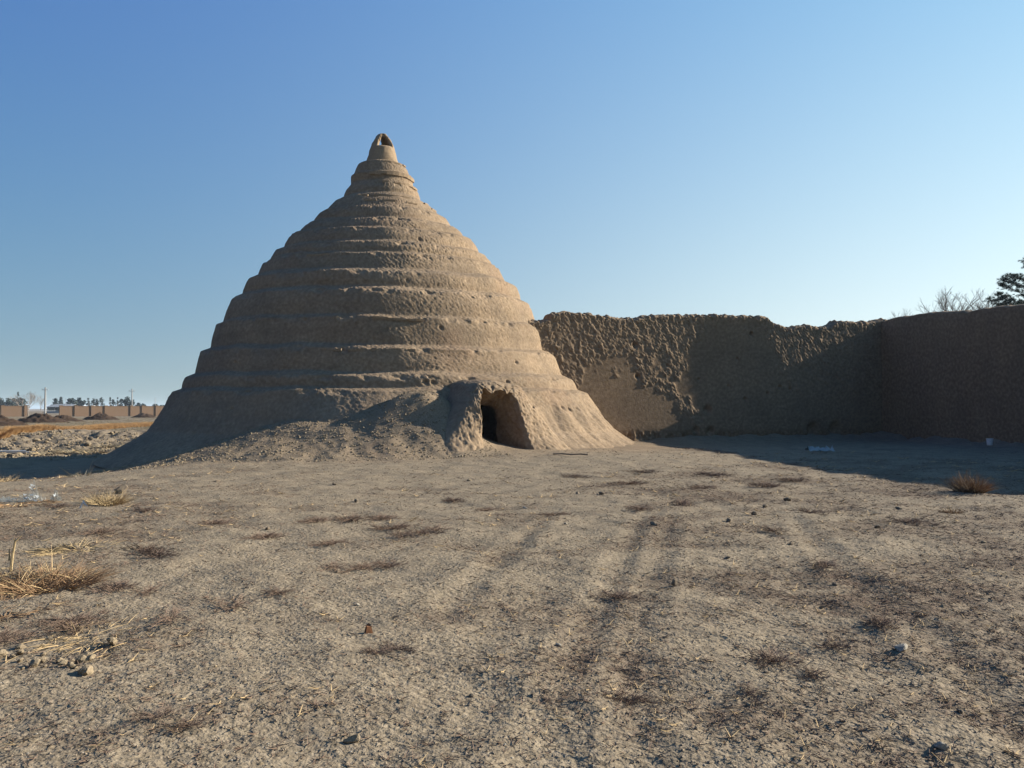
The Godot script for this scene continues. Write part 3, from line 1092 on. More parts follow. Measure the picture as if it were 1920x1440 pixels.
func make_distance() -> void:
	make_far_wall()
	heap("dark earth heap cut by the edge of the view beside the ditch", gp(-46.0, -70.5), 5.2, 4.2, 0.95, 0.2, 3.0)
	heap("longest dark earth heap before the gateway", gp(-50.7, -85.0), 5.6, 4.0, 1.05, 0.1, 17.0)
	heap("dark earth heap leaning against the longest heap", gp(-53.3, -93.5), 4.9, 3.6, 0.85, 0.0, 31.0)
	heap("pointed dark earth heap standing alone", gp(-56.0, -107.5), 4.9, 3.6, 0.95, 0.0, 45.0)
	heap("small dark earth heap close to the dome's shaded foot", gp(-62.0, -133.0), 4.6, 3.4, 0.9, 0.0, 59.0)
	# horizon trees: [bearing, depth, height, width, kind]
	var trees := [[-0.650, 290, 5.6, 4.0, 0], [-0.639, 285, 5.2, 4.0, 0], [-0.631, 300, 5.4, 4.4, 0], [-0.6265, 292, 8.0, 2.2, 1], [-0.6215, 310, 5.6, 4.6, 0], [-0.579, 330, 6.2, 3.8, 1], [-0.572, 335, 6.6, 3.4, 1], [-0.5585, 300, 5.4, 4.6, 0], [-0.5485, 305, 5.5, 4.4, 0], [-0.5375, 320, 6.0, 2.4, 1], [-0.531, 322, 5.9, 2.6, 0], [-0.5265, 318, 5.6, 2.5, 1], [-0.521, 324, 6.2, 2.9, 0], [-0.5095, 330, 6.6, 1.9, 1], [-0.5055, 334, 5.4, 2.6, 0], [-0.5, 326, 6.4, 1.8, 1], [-0.4955, 336, 5.8, 2.6, 0], [-0.488, 300, 6.0, 4.2, 0], [-0.4805, 303, 5.2, 2.6, 0], [-0.474, 330, 3.9, 2.8, 0], [-0.4675, 335, 3.5, 3.2, 0], [-0.452, 345, 3.2, 4.2, 0], [-0.4435, 348, 3.0, 4.0, 0]]
	for i in trees.size():
		var k: Array = trees[i]
		leafy_tree("narrow dark conifer in the row along the horizon" if k[4] == 1 else "round dark leafy tree in the row along the horizon", Vector3(k[0] * k[1], 0, -k[1]), k[2], k[3], k[4], 100 + i, mats.far_leaf if i % 3 else mats.far_leaf_grey)
	bare_tree("big pale leafless tree behind the gateway of the boundary wall", Vector3(-0.614 * 172, 0, -172), 5.4, 3, 4, 21, mats.pale_bark, 1.0)
	bare_tree("small leafless tree standing in the gateway of the boundary wall", Vector3(-0.598 * 150, 0, -150), 3.6, 1, 4, 24, mats.pale_bark, 0.9)
	pole("thick pale concrete pole beside the gateway", Vector3(-0.592 * 190, 0, -190), 6.6, 1, mats.concrete, 0.26)
	pole("concrete pole with a crossarm rising behind the boundary wall", Vector3(-0.482 * 195, 0, -195), 6.4, 1, mats.concrete, 0.19)
	pole("thin bare post between the shed and the round trees", Vector3(-0.566 * 240, 0, -240), 4.6, 0, mats.steel, 0.09)
	pole("slim grey post close to the dome's shaded flank", Vector3(-0.4525 * 230, 0, -230), 4.7, 0, mats.steel, 0.1)
	# a low shed and two tanks among the trees
	var s := thing("farm_shed", "long low farm shed with grey sheet roof", "shed", Vector3(-0.572 * 262, 0, -262))
	var st := begin()
	box(st, Vector3(0, 0.95, -2.3), Vector3(3.2, 1.15, 0.1))
	put("wall", done(st), mats.plaster, s)
	for e in [-3.1, 3.1]:
		st = begin()
		box(st, Vector3(e, 0.95, 0.1), Vector3(0.1, 1.15, 2.29))
		put("wall", done(st), mats.plaster, s)
	st = begin()
	box(st, Vector3(2.1, 0.95, 2.29), Vector3(0.89, 1.15, 0.1))
	put("wall", done(st), mats.plaster, s)
	st = begin()
	box(st, Vector3(-0.9, 0.28, 2.29), Vector3(2.09, 0.48, 0.08))
	put("wall", done(st), mats.plaster, s)
	st = begin()
	for k in 12:
		box(st, Vector3(-3.3 + k * 0.6, 2.5, 0), Vector3(0.31, 0.045 + 0.02 * (k % 2), 2.75), Basis(Vector3.RIGHT, 0.17))
	put("roof", done(st), mats.roof_sheet, s)
	for q in [["white round water tank on a stand among the trees", -0.531, 270.0, 1.0], ["small white tank half hidden by a round tree", -0.5425, 275.0, 0.8]]:
		var w := thing("water_tank", q[0], "tank", Vector3(q[1] * q[2], 0, -q[2]))
		for k in 4:
			st = begin()
			var c: Vector3 = Vector3((k & 1) - 0.5, 0, (k >> 1) - 0.5) * 1.2 * float(q[3])
			limb(st, c + Vector3(0, -0.1, 0), c + Vector3(0, 1.3, 0), 0.07, 0.07, 5)
			put("leg", done(st), mats.steel, w)
		st = begin()
		var r: float = 0.85 * q[3]
		lathe(st, [Vector2(0.01, 2.75), Vector2(r * 0.6, 2.62), Vector2(r, 2.35), Vector2(r, 1.45), Vector2(r * 0.9, 1.3), Vector2(0.01, 1.28)], 18)
		put("vessel", done(st), mats.white_plastic, w)


# ---------------------------------------------------------------- foreground

func stone(called: String, label: String, category: String, mesh: Mesh, m: Material, at: Vector3, size: Vector3, turn: float, group := "") -> void:
	var o := put(called, mesh, m)
	o.position = at
	o.basis = Basis(Vector3.UP, turn) * Basis().scaled(size)
	tag(o, label, category, group)

func make_foreground() -> void:
	var rocks: Array[ArrayMesh] = []
	for k in 8:
		rocks.append(rock_mesh(k * 13 + 1, 0.6 + 0.08 * (k % 4)))
	# single stones that stand out
	var fr := begin()
	var f: Array[Vector3] = [Vector3(-0.026, -0.01, -0.02), Vector3(0.028, -0.01, -0.022), Vector3(0.03, -0.01, 0.022), Vector3(-0.024, -0.01, 0.024), Vector3(-0.014, 0.052, -0.012), Vector3(0.008, 0.068, -0.01), Vector3(0.02, 0.044, 0.014), Vector3(-0.012, 0.048, 0.016)]
	for q in [[0, 4, 5, 1], [1, 5, 6, 2], [2, 6, 7, 3], [3, 7, 4, 0], [4, 7, 6, 5], [0, 1, 2, 3]]:
		quad(fr, f[q[0]], f[q[1]], f[q[2]], f[q[3]])
	stone("stone", "upright reddish brick fragment on bare soil, casting a long shadow", "stone", done(fr), mats.red_stone, gp(-0.985, -5.45, 0.0), Vector3.ONE, 0.4)
	stone("stone", "pale angular clod beside the twigs near the clod pile", "stone", rocks[5], mats.pale_clod, gp(-2.45, -4.58, 0.018), Vector3(0.1, 0.10, 0.09), 1.0)
	stone("stone", "dark blocky stone beside the golden tuft", "stone", rocks[3], mats.grey_stone, gp(-7.0, -14.2, 0.05), Vector3(0.2, 0.2, 0.16), 0.2)
	stone("stone", "white pebble with flat top among dark weed litter", "stone", rocks[1], mats.white_stone, gp(2.47, -5.04, 0.014), Vector3(0.085, 0.06, 0.07), 0.7)
	stone("stone", "white pebble in the wheel rut close to the lower edge", "stone", rocks[6], mats.white_stone, gp(1.98, -3.69, 0.012), Vector3(0.06, 0.055, 0.05), 2.0)
	stone("stone", "tall dark stone casting a shadow on bare sand", "stone", rocks[0], mats.grey_stone, gp(1.42, -6.96, 0.02), Vector3(0.05, 0.1, 0.05), 0.9)
	stone("stone", "pale clod half sunk in a dark hollow", "stone", rocks[4], mats.pale_clod, gp(-0.74, -3.75, 0.01), Vector3(0.07, 0.055, 0.05), 0.3)
	# [px-free] ground places of further stones: x, z, size, kind
	var spots := [[-0.22, -4.34, 0.055, 1], [0.12, -4.32, 0.06, 1], [1.82, -10.19, 0.14, 1], [-0.44, -4.62, 0.045, 1], [2.42, -6.21, 0.06, 0], [0.27, -4.55, 0.045, 0], [-0.03, -4.28, 0.035, 0], [0.42, -5.35, 0.05, 0], [0.30, -5.2, 0.05, 0], [-1.62, -7.4, 0.06, 1], [-3.05, -9.9, 0.1, 1], [-5.2, -10.8, 0.12, 1], [-4.62, -8.4, 0.12, 1], [3.1, -8.8, 0.09, 1], [2.2, -8.1, 0.08, 1], [4.6, -10.0, 0.1, 1], [5.3, -8.9, 0.07, 0], [1.1, -5.6, 0.05, 1], [1.5, -4.7, 0.055, 1], [1.25, -4.2, 0.05, 0], [1.9, -4.4, 0.05, 1], [0.9, -3.9, 0.04, 1], [2.3, -4.1, 0.05, 1], [-1.5, -4.0, 0.045, 1], [-1.1, -3.5, 0.04, 0], [-0.2, -3.4, 0.035, 1], [0.55, -3.45, 0.035, 0], [-1.9, -5.6, 0.05, 1], [-2.2, -6.6, 0.06, 1], [-0.6, -8.6, 0.07, 0], [0.7, -10.4, 0.09, 0], [0.2, -12.3, 0.1, 0], [1.2, -14.4, 0.14, 1], [1.0, -14.6, 0.12, 1], [1.6, -14.2, 0.12, 1], [3.9, -12.2, 0.14, 1], [4.5, -13.0, 0.16, 1], [3.4, -11.1, 0.14, 1], [5.8, -11.9, 0.12, 1], [2.9, -10.6, 0.12, 1], [-2.6, -13.2, 0.12, 1], [-3.6, -16.0, 0.14, 1], [-6.2, -16.6, 0.16, 1], [-0.9, -17.0, 0.14, 0], [2.8, -6.9, 0.07, 1], [3.3, -6.1, 0.07, 0], [3.6, -7.3, 0.06, 1], [-1.2, -6.2, 0.045, 0], [-1.75, -4.7, 0.03, 0], [-2.05, -3.9, 0.035, 1]]
	rng.seed = 11
	for q in spots:
		var pale: bool = q[3] == 0
		var k: float = q[2] * 0.68
		stone("stone", "small pale stone lying on the sandy soil" if pale else "small brown stone lying on the sandy soil", "stone", rocks[rng.randi() % 8], mats.white_stone if pale and rng.randf() < 0.5 else (mats.pale_clod if pale else mats.grey_stone), gp(q[0], q[1], k * 0.12), Vector3(k, k * rng.randf_range(0.7, 1.0), k * 0.8), rng.randf() * TAU, "pale stones scattered on the soil" if pale else "brown stones scattered on the soil")
	# the pile of pale clods at the edge of the weeds
	for i in 46:
		var x := -2.95 + rng.randf_range(-0.42, 0.42)
		var z := -4.88 + rng.randf_range(-0.22, 0.24)
		var k := 0.02 + 0.05 * pow(rng.randf(), 1.5)
		stone("clod", "pale clod in the small pile among dry weeds", "clod", rocks[rng.randi() % 8], mats.pale_clod, gp(x, z, k * rng.randf_range(0.15, 0.4)), Vector3(k, k * 0.9, k), rng.randf() * TAU, "pile of pale clods")
	# broken mud along the far bank of the ditch
	for i in 90:
		var z := rng.randf_range(-46.5, -37.0)
		var x := z * rng.randf_range(0.47, 0.68)
		var k := 0.1 + 0.3 * pow(rng.randf(), 2.0)
		stone("rubble_block", "broken mud block on the far bank of the ditch", "rubble", rocks[rng.randi() % 8], mats.pale_clod if rng.randf() < 0.7 else mats.grey_stone, gp(x, z, k * 0.1), Vector3(k, k * 0.8, k * 0.9), rng.randf() * TAU, "rubble on the ditch bank")

	# shrubs and tufts
	tuft("dry_shrub", "round orange-brown dry shrub at the edge of the wall's shadow", gp(8.4, -14.5), mats.brown_straw, 620, 0.44, 0.30, 0.0048, 31)
	tuft("dry_shrub", "little russet tuft on the litter before the round shrub", gp(6.42, -11.6), mats.brown_straw, 150, 0.14, 0.16, 0.003, 32)
	tuft("dry_shrub", "golden tuft of fine straw beside the plastic bag", gp(-6.45, -12.6), mats.golden_straw, 520, 0.30, 0.34, 0.0040, 33, "", 0.8)
	tuft("dry_shrub", "big tangled brown shrub beside the forked yellow stalk", gp(-3.95, -6.75), mats.brown_straw, 900, 0.30, 0.5, 0.0036, 34, "", 0.7)
	tuft("dry_shrub", "yellowish flattened straw round the forked yellow stalk", gp(-4.5, -7.0), mats.golden_straw, 600, 0.2, 0.55, 0.0032, 35, "", 0.4)
	tuft("dry_shrub", "low yellow-brown tuft behind the tangled brown shrub", gp(-4.6, -8.4), mats.golden_straw, 520, 0.2, 0.5, 0.0036, 36, "", 0.5)
	tuft("dry_shrub", "grey-brown flattened brush below the tangled shrub", gp(-3.9, -5.9), mats.brown_straw, 700, 0.18, 0.6, 0.003, 37, "", 0.3)
	tuft("dry_shrub", "sparse straw beside the pile of clods", gp(-2.75, -5.3), mats.straw, 200, 0.2, 0.5, 0.0022, 38, "", 0.3)
	tuft("dry_shrub", "brown brush under the plastic bag", gp(-7.9, -12.5), mats.brown_straw, 700, 0.2, 0.8, 0.005, 39, "", 0.3)
	tuft("dry_shrub", "thin grey sprig at the sunlit edge of the dome's shadow", gp(-10.6, -19.4), mats.grey_weed, 26, 0.4, 0.4, 0.006, 40)
	tuft("dry_shrub", "pale grass clump on the low ground in the dome's shadow", gp(-12.0, -18.6), mats.straw, 140, 0.3, 0.4, 0.004, 41)
	# weeds where the wall's shadow begins
	var edge_spots := [[6.3, -31.0], [6.9, -29.8], [7.3, -28.7], [7.5, -27.2], [6.6, -30.4], [7.1, -29.2], [7.7, -25.6], [7.9, -22.6], [8.3, -20.5], [7.5, -28.0]]
	for i in edge_spots.size():
		tuft("dry_shrub", "low reddish weed clump along the shadow's edge near the ice house", gp(edge_spots[i][0], edge_spots[i][1]), mats.red_weed, 120, 0.22, 0.6, 0.007, 50 + i, "weeds at the edge of the wall's shadow", 0.5)
	# grey bushes by the ditch
	var ditch := [[-22.6, -38.6, 1.0], [-22.0, -39.6, 1.1], [-20.8, -39.2, 1.0], [-23.6, -40.0, 0.8], [-17.2, -43.5, 0.9], [-24.8, -39.6, 0.8], [-19.8, -40.8, 0.8], [-21.4, -41.4, 0.8]]
	for i in ditch.size():
		tuft("dry_shrub", "grey-brown bush on the lip of the ditch", gp(ditch[i][0], ditch[i][1]), mats.grey_weed, 240, 0.42 * ditch[i][2], 0.9 * ditch[i][2], 0.011, 70 + i, "bushes along the ditch")
	# flat mats of dead weed
	var mesh_mats: Array[ArrayMesh] = []
	for k in 6:
		mesh_mats.append(weed_mat_mesh(300 + k, 0.42, 16 + 3 * k))
	var mat_spots := [[-1.1, -9.6, 1.1], [-0.95, -9.9, 0.9], [-1.3, -9.4, 0.9], [-2.2, -10.8, 1.2], [-1.85, -11.1, 1.0], [-2.6, -10.5, 0.9], [-1.4, -7.6, 1.0], [-1.7, -7.55, 0.7], [-1.2, -7.7, 0.7], [-3.8, -8.3, 1.0], [-3.6, -8.0, 0.9], [-3.3, -6.6, 0.9], [-3.0, -6.5, 0.7], [-2.1, -6.0, 0.8], [-2.4, -5.6, 0.8], [-1.9, -6.4, 0.6], [-3.1, -5.6, 0.9], [-3.4, -5.2, 1.0], [-3.0, -5.45, 0.8], [-0.85, -5.0, 0.6], [-0.72, -5.1, 0.5], [0.62, -4.3, 0.6], [0.85, -6.5, 0.7], [1.6, -4.9, 0.8], [1.75, -4.6, 0.6], [1.3, -4.35, 0.5], [-1.75, -3.9, 0.5], [-1.55, -3.8, 0.4], [-2.0, -8.8, 0.8], [-2.9, -9.3, 0.9], [-4.9, -9.4, 1.0], [-5.4, -11.6, 1.1], [-6.9, -12.0, 1.0], [-8.2, -12.0, 1.1], [1.9, -11.8, 1.0], [2.7, -12.6, 1.1], [3.2, -9.7, 1.0], [4.3, -11.4, 1.1], [5.2, -10.4, 1.0], [2.4, -16.0, 1.3], [3.6, -15.2, 1.3], [5.0, -15.6, 1.4], [1.4, -18.0, 1.4], [3.2, -19.0, 1.4], [4.6, -18.2, 1.4], [6.0, -17.0, 1.4], [3.0, -7.6, 0.8], [2.6, -5.6, 0.7], [2.1, -5.2, 0.6], [-0.4, -12.0, 0.9], [0.6, -11.2, 0.8], [-1.5, -10.0, 1.0], [-3.9, -10.4, 0.9], [-1.0, -13.4, 1.0]]
	for i in mat_spots.size():
		var q: Array = mat_spots[i]
		var o := put("dead_weed", mesh_mats[i % 6], mats.red_weed if i % 3 else mats.twig)
		o.position = gp(q[0], q[1], 0.004)
		o.rotation.y = i * 1.7
		q = [q[0], q[1], q[2] * 0.8]
		o.scale = Vector3(q[2] * (1.0 + 0.3 * sin(i * 2.3)), q[2], q[2] * (1.0 - 0.35 * sin(i * 2.3)))
		tag(o, "flat mat of dead reddish-brown weed on the soil", "weed", "mats of dead weed")

	# the forked yellow stalk
	var t := thing("dry_stalk", "forked yellow dry stalk standing upright", "stalk", gp(-4.55, -7.2))
	var st := begin()
	limb(st, Vector3(0, -0.02, 0), Vector3(0.02, 0.17, 0), 0.014, 0.011, 6)
	limb(st, Vector3(0.02, 0.17, 0), Vector3(0.045, 0.27, 0.01), 0.011, 0.009, 6)
	put("stem", done(st), mats.golden_straw, t)
	st = begin()
	limb(st, Vector3(0.045, 0.27, 0.01), Vector3(0.095, 0.325, 0.0), 0.009, 0.004, 5)
	limb(st, Vector3(0.045, 0.27, 0.01), Vector3(0.04, 0.30, 0.02), 0.007, 0.004, 5)
	put("fork", done(st), mats.golden_straw, t)
	st = begin()
	limb(st, Vector3(-0.012, 0.1, 0), Vector3(-0.006, 0.21, 0.01), 0.01, 0.003, 5)
	put("sheath", done(st), mats.golden_straw, t)

	# crumpled film caught in the brush
	t = thing("plastic_bag", "torn clear plastic bag caught in brown brush", "plastic bag", gp(-7.75, -12.8))
	rng.seed = 91
	var pieces := [[Vector3(0.02, 0.0, 0), 0.30, 0.34], [Vector3(-0.3, 0.0, 0.05), 0.6, 0.12], [Vector3(0.36, 0.0, 0.0), 0.18, 0.2]]
	for q in pieces.size():
		var pc: Array = pieces[q]
		var rows := 18
		var cols := 20
		var pos := PackedVector3Array()
		for i in rows:
			for j in cols:
				var u := -1.0 + 2.0 * j / (cols - 1.0)
				var v := -1.0 + 2.0 * i / (rows - 1.0)
				var ridge: float = 1.0 - absf(noises.rise.get_noise_2d(u * 1.6 + q * 7.0, v * 1.6)) * 2.2
				var fold: float = noises.small.get_noise_2d(u * 1.1 + q * 5.0, v * 1.1)
				var edge := clampf(1.15 - maxf(absf(u), absf(v)), 0.0, 1.0)
				var up: float = pc[2] * pow(maxf(ridge, 0.0), 2.5) * edge + 0.05 * absf(fold)
				pos.append(pc[0] + Vector3(u * pc[1] * 0.5 + fold * 0.05, up + 0.012, v * pc[1] * 0.3 + fold * 0.05))
		put("film", sheet(pos, rows, cols), mats.film, t)
	for c in [Vector3(0.04, 0.06, 0.07), Vector3(0.1, 0.03, 0.1), Vector3(0.37, 0.07, 0.04), Vector3(-0.08, 0.06, 0.08), Vector3(0.0, 0.2, 0.03)]:
		st = begin()
		for k in 7:
			var e: Vector3 = c + Vector3(rng.randf_range(-0.05, 0.05), rng.randf_range(-0.03, 0.06), rng.randf_range(-0.02, 0.02))
			tri(st, e, e + Vector3(rng.randf_range(-0.05, 0.05), rng.randf_range(0, 0.06), 0.01), e + Vector3(rng.randf_range(-0.03, 0.05), rng.randf_range(-0.02, 0.04), -0.02))
		put("crumple", done(st), mats.white_plastic, t)

	# a scrap, a bucket, a flattened sheet, a stick, two pipes
	st = begin()
	tri(st, Vector3(-0.05, 0, 0), Vector3(0.0, 0.13, 0), Vector3(-0.01, 0.01, 0.02))
	tri(st, Vector3(-0.01, 0.09, 0.01), Vector3(0.0, 0.13, 0), Vector3(0.09, 0.02, 0.02))
	tri(st, Vector3(0.0, 0.1, 0.0), Vector3(0.02, 0.12, 0.01), Vector3(0.09, 0.02, 0.02))
	quad(st, Vector3(-0.06, 0.0, 0.01), Vector3(-0.03, 0.05, 0.02), Vector3(-0.005, 0.04, 0.03), Vector3(-0.02, 0.0, 0.04))
	var scrap := put("paper_scrap", done(st), mats.white_plastic)
	scrap.position = gp(-6.5, -12.0)
	tag(scrap, "folded white paper scrap before the golden tuft", "paper")

	t = thing("white_bucket", "small white plastic bucket at the foot of the smooth wall", "bucket", gp(18.75, -31.0))
	st = begin()
	st.set_smooth_group(0)
	lathe(st, [Vector2(0.115, 0.27), Vector2(0.098, 0.02), Vector2(0.09, 0.0), Vector2(0.0, 0.0)], 20)
	lathe(st, [Vector2(0.0, 0.012), Vector2(0.088, 0.012), Vector2(0.108, 0.27), Vector2(0.115, 0.27)], 20)
	put("body", done(st), mats.white_plastic, t)
	st = begin()
	lathe(st, [Vector2(0.108, 0.275), Vector2(0.128, 0.275), Vector2(0.128, 0.245), Vector2(0.114, 0.245)], 20)
	put("rim", done(st), mats.white_plastic, t)
	st = begin()
	for k in 10:
		var a := PI * k / 10.0
		var b := PI * (k + 1) / 10.0
		limb(st, Vector3(cos(a) * 0.122, 0.24 - sin(a) * 0.1, 0.08 * sin(a) + 0.05), Vector3(cos(b) * 0.122, 0.24 - sin(b) * 0.1, 0.08 * sin(b) + 0.05), 0.004, 0.004, 5)
	put("handle", done(st), mats.steel, t)

	var pos := PackedVector3Array()
	rng.seed = 44
	for i in 9:
		for j in 14:
			pos.append(Vector3((j - 6.5) * 0.06, 0.03 + rng.randf_range(0.0, 0.2) * (1.0 - absf(i - 4.0) / 5.0), (i - 4) * 0.055) + Vector3(rng.randf_range(-0.02, 0.02), 0, rng.randf_range(-0.02, 0.02)))
	var sheet_o := put("plastic_sheet", sheet(pos, 9, 14), mats.grey_sheet)
	sheet_o.position = gp(10.9, -28.0)
	sheet_o.scale = Vector3(1.15, 1.2, 1.15)
	tag(sheet_o, "crumpled pale sacking lying in the wall's shadow", "sacking")

	st = begin()
	var a0 := Vector3(0, 0.02, 0)
	for q in [Vector3(0.25, 0.035, 0.10), Vector3(0.5, 0.02, 0.26), Vector3(0.8, 0.04, 0.36), Vector3(1.0, 0.02, 0.42)]:
		limb(st, a0, q, 0.022, 0.018, 5)
		a0 = q
	var stick := put("stick", done(st), mats.bark)
	stick.position = gp(1.25, -23.9, 0.01)
	tag(stick, "dark crooked stick on the trodden soil before the doorway", "stick")

	for k in 2:
		st = begin()
		limb(st, Vector3(-1.0, 0.05, 0), Vector3(1.0, 0.05, 0.1), 0.045, 0.045, 10)
		var pp := put("pipe", done(st), mats.pipe)
		pp.position = gp(-25.2 + 0.3 * k, -39.3 - 0.7 * k, 0.08)
		pp.rotation.y = 0.15
		tag(pp, "pale pipe lying across the end of the ditch bank", "pipe", "pipes on the ditch bank")


func make_stuff() -> void:
	rng.seed = 2024
	# crumbs of soil, bits of dead weed, pebbles
	var crumb := rock_mesh(91, 0.7)
	var small: Array[ArrayMesh] = []
	for v in 3:
		var st := begin()
		var p: Array[Vector3] = []
		for k in 6:
			p.append([Vector3.RIGHT, Vector3.LEFT, Vector3.UP * 0.7, Vector3.DOWN * 0.6, Vector3.BACK, Vector3.FORWARD][k] * 0.5 * rng.randf_range(0.65, 1.2) + Vector3(rng.randf_range(-0.1, 0.1), 0, rng.randf_range(-0.1, 0.1)))
		for f in [[0, 2, 4], [4, 2, 1], [1, 2, 5], [5, 2, 0], [0, 4, 3], [4, 1, 3], [1, 5, 3], [5, 0, 3]]:
			tri(st, p[f[0]], p[f[1]], p[f[2]])
		small.append(done(st))
	var twig := begin()
	for k in 3:
		var a := Vector3(rng.randf_range(-0.02, 0.02), 0.004, rng.randf_range(-0.02, 0.02))
		var w := rng.randf() * TAU
		limb(twig, a, a + Vector3(cos(w) * 0.05, rng.randf_range(0.0, 0.02), sin(w) * 0.05), 0.0026, 0.0014, 3)
	var twig_mesh := done(twig)
	var places := [[], [], [], [], []]
	var tries := 0
	while tries < 210000:
		tries += 1
		# denser where one stands; thins out with distance from the trodden ground
		var z := -2.4 * pow(12.0, rng.randf())
		var x := rng.randf_range(-1.0, 1.0) * (1.2 + 0.72 * -z)
		var l := litter(x, z)
		var k := rng.randf()
		var big := 1.0 + clampf((-z - 6.0) / 12.0, 0.0, 1.4)
		var turn := Basis(Vector3.UP, rng.randf() * TAU)
		if k < 0.42:
			# dark crumbs keep to the littered patches
			if rng.randf() > 0.10 + 0.9 * l:
				continue
			var s := (0.006 + 0.016 * pow(rng.randf(), 3.0)) * big
			places[0].append(Transform3D(turn.scaled(Vector3(s, s * 0.7, s)), gp(x, z, s * 0.15)))
		elif k < 0.72:
			if rng.randf() > 0.12 + 0.88 * l:
				continue
			var s := rng.randf_range(0.4, 1.0) * (0.6 + 0.4 * big)
			places[1].append(Transform3D(turn.scaled(Vector3.ONE * s), gp(x, z, 0.002)))
		elif k < 0.97:
			var s := (0.006 + 0.022 * pow(rng.randf(), 4.0)) * big
			places[2].append(Transform3D(turn.scaled(Vector3(s, s * 0.75, s * 0.85)), gp(x, z, s * 0.12)))
		elif k < 0.985:
			var s := (0.006 + 0.012 * pow(rng.randf(), 3.0)) * big
			places[3].append(Transform3D(turn.scaled(Vector3(s, s * 0.7, s)), gp(x, z, s * 0.15)))
		elif l > 0.1:
			places[4].append(Transform3D(turn.scaled(Vector3.ONE * rng.randf_range(0.5, 1.3) * big), gp(x, z, 0.003)))
	multi("litter_crumbs", small[0], mats.dark_crumb, places[0], "dark crumbs of dead weed strewn over the soil", "litter")
	multi("twig_litter", twig_mesh, mats.twig, places[1], "brown bits of dead twig strewn over the soil", "litter")
	multi("pebbles", small[1], mats.pebble, places[2], "fine brown pebbles and crumbs of soil", "pebbles")
	multi("white_grit", small[2], mats.white_stone, places[3], "tiny white bits of grit on the soil", "grit")
	multi("straw_litter", twig_mesh, mats.straw, places[4], "pale bits of straw on the soil", "litter")
	# crumbled mud on the bank against the dome
	var clods := []
	for k in 9000:
		var psi := rng.randf_range(-0.95, 0.30)
		var r := 9.2 + 3.9 * rng.randf()
		var x := DOME.x + sin(psi + 0.16) * r
		var z := DOME.y + cos(psi + 0.16) * r
		var s := 0.02 + 0.06 * pow(rng.randf(), 4.0)
		clods.append(Transform3D(Basis(Vector3.UP, rng.randf() * TAU).scaled(Vector3(s, s * 0.8, s)), gp(x, z, s * 0.1)))
	multi("crumbled_mud", crumb, mats.pale_clod, clods, "crumbled mud banked against the foot of the ice house", "rubble")
	# rubble too small to tell apart on the ditch bank
	var bits := []
	for k in 3200:
		var z := rng.randf_range(-47.5, -36.5)
		var x := z * rng.randf_range(0.46, 0.69)
		var s := 0.03 + 0.12 * pow(rng.randf(), 2.0)
		bits.append(Transform3D(Basis(Vector3.UP, rng.randf() * TAU).scaled(Vector3(s, s * 0.8, s)), gp(x, z, s * 0.1)))
	multi("bank_rubble", crumb, mats.pale_clod, bits, "small rubble covering the far bank of the ditch", "rubble")
	# the strip of orange dry grass beyond the ditch
	var clump := begin()
	for k in 26:
		var a := rng.randf() * TAU
		blade(clump, Vector3(cos(a), 0, sin(a)) * rng.randf() * 0.12, Vector3(cos(a) * 0.6, 1.0, sin(a) * 0.6), rng.randf_range(0.2, 0.42), 0.010, 0.15)
	var clump_mesh := done(clump)
	var grass := []
	for k in 5200:
		var f := rng.randf()
		var z := -42.0 - 10.0 * f - 26.0 * f * f
		var off := rng.randfn(0.0, 1.2 + f * 3.0)
		var x := z * lerpf(0.69, 0.43, f)
		z += off
		if noises.patch.get_noise_2d(x * 0.6, z * 0.6) + rng.randf_range(-0.25, 0.25) < -0.25:
			continue
		grass.append(Transform3D(Basis(Vector3.UP, rng.randf() * TAU).scaled(Vector3.ONE * rng.randf_range(0.5, 1.25)), gp(x, z)))
	multi("dry_grass", clump_mesh, mats.orange_straw, grass, "strip of orange dry grass beyond the ditch", "grass")
	# stubble over the far field
	var stub := []
	for k in 6000:
		var z := -52.0 * pow(3.0, rng.randf())
		var x := z * rng.randf_range(0.40, 0.70)
		stub.append(Transform3D(Basis(Vector3.UP, rng.randf() * TAU).scaled(Vector3(1.4, 0.35, 1.4) * rng.randf_range(0.3, 0.8)), gp(x, z)))
	multi("field_stubble", clump_mesh, mats.grey_weed, stub, "low grey stubble over the far field", "stubble")


# ---------------------------------------------------------------- sky

func sky_color(d: Vector3) -> Color:
	var el := asin(clampf(d.y, 0.0, 1.0))
	var c := d.dot(sun_dir)
	var near := pow(clampf((c + 0.35) / 1.35, 0.0, 1.0), 2.0)
	# clear air, the haze along the horizon, and the brightening of both towards the sun
	var v := Vector3(0.028, 0.070, 0.385 + 0.17 * exp(-el / 1.0)) + Vector3(0.205, 0.0, -0.09) * exp(-el / 0.12) + Vector3(0.14, 0.40, 0.015) * exp(-el / 0.4)
	v += Vector3(0.0, 0.31, 0.36) * near + Vector3(1.34, 0.96, 0.67) * near * exp(-el / 0.35)
	return Color(v.x, v.y, v.z)

func make_sky() -> Sky:
	var w := 512
	var h := 256
	var im := Image.create(w, h, false, Image.FORMAT_RGBF)
	for y in h:
		var el := PI * (0.5 - (y + 0.5) / h)
		for x in w:
			var az := TAU * (x + 0.5) / w   # the picture's edge lies straight ahead
			im.set_pixel(x, y, sky_color(Vector3(sin(az) * cos(el), sin(el), -cos(az) * cos(el))))
	var m := PanoramaSkyMaterial.new()
	m.panorama = ImageTexture.create_from_image(im)
	var s := Sky.new()
	s.sky_material = m
	return s


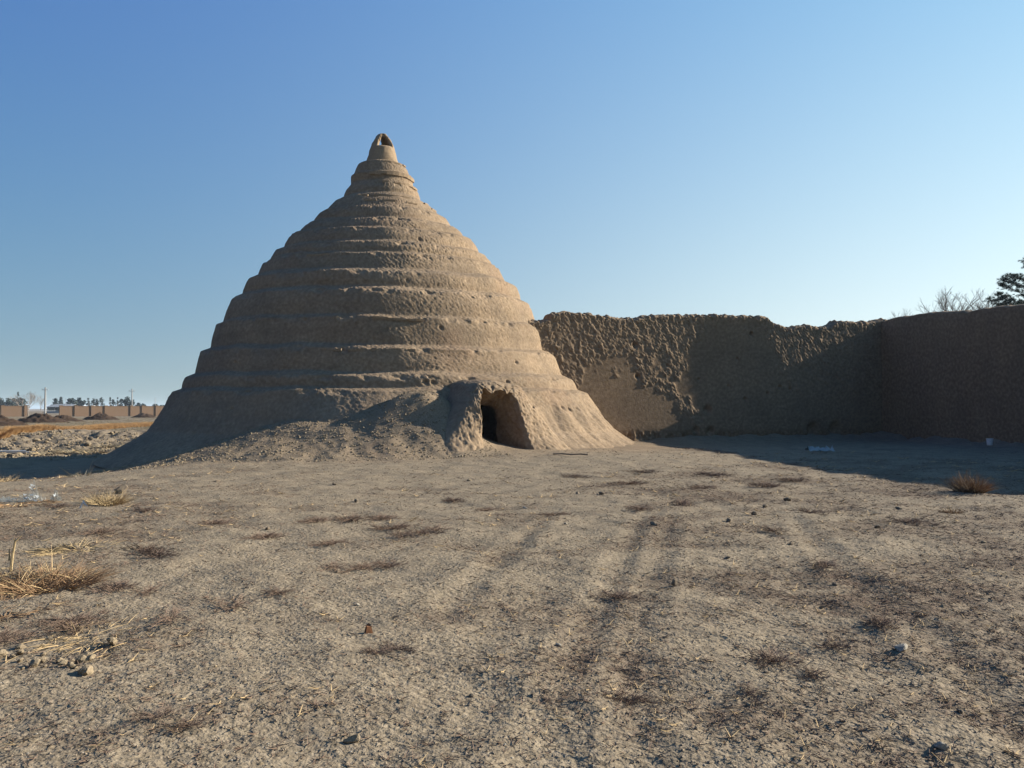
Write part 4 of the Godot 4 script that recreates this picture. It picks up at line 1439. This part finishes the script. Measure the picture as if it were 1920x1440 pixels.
func _ready() -> void:
	# camera
	var cam := Camera3D.new()
	cam.name = "camera"
	cam.position = Vector3(0, 1.55, 0)
	cam.rotation_degrees = Vector3(1.783, 0, 0)
	cam.fov = 51.94
	cam.near = 0.05
	cam.far = 6000.0
	add_child(cam)
	# sky, sun, exposure
	var az := deg_to_rad(SUN_AZ)
	var el := deg_to_rad(SUN_EL)
	sun_dir = Vector3(sin(az) * cos(el), sin(el), -cos(az) * cos(el))
	var env := Environment.new()
	env.background_mode = Environment.BG_SKY
	env.sky = make_sky()
	env.tonemap_mode = Environment.TONE_MAPPER_LINEAR
	env.tonemap_exposure = 2.5
	env.background_energy_multiplier = 0.40
	env.fog_enabled = true
	env.fog_density = 0.0002
	env.fog_light_color = Color(0.80, 0.86, 0.92)
	env.sdfgi_enabled = true
	env.ssao_enabled = true
	env.ssil_enabled = true
	var we := WorldEnvironment.new()
	we.name = "world_environment"
	we.environment = env
	add_child(we)
	var sun := DirectionalLight3D.new()
	sun.name = "sun"
	sun.light_color = Color(1.0, 0.98, 0.945)
	sun.light_energy = 1.6
	sun.light_angular_distance = 0.5
	sun.shadow_enabled = true
	sun.look_at_from_position(Vector3.ZERO, -sun_dir, Vector3.UP)
	add_child(sun)
	# noises
	noise("swell", 0.05, 2)
	noise("rise", 0.7, 2)
	noise("small", 3.2, 2)
	noise("crumb", 17.0, 2)
	noise("lump", 0.6, 3)
	noise("patch", 0.32, 3)
	noise("patch2", 0.9, 3)
	noise("dome_wave", 0.35, 2)
	noise("dome_lump", 2.1, 2)
	noise("dome_bit", 3.6, 4)
	noise("dome_worn", 0.45, 2)
	noise("dome_chip", 0.9, 3)
	noise("runnel", 1.0, 3)
	noise("stain", 0.5, 3)
	noise("stain2", 1.6, 3)
	noise("wall_wave", 0.22, 2)
	noise("wall_lump", 4.2, 3)
	noise("wall_worn", 0.30, 3)
	noise("wall_worn2", 1.3, 2)
	make_materials()
	make_ground()
	make_ice_house()
	make_walls()
	make_pine()
	bare_tree("leafless many-stemmed tree showing above the smooth mud wall", gp(31.3, -55.5), 9.0, 3, 6, 78, mats.bark, 1.0, 0.2)
	make_distance()
	make_foreground()
	make_stuff()
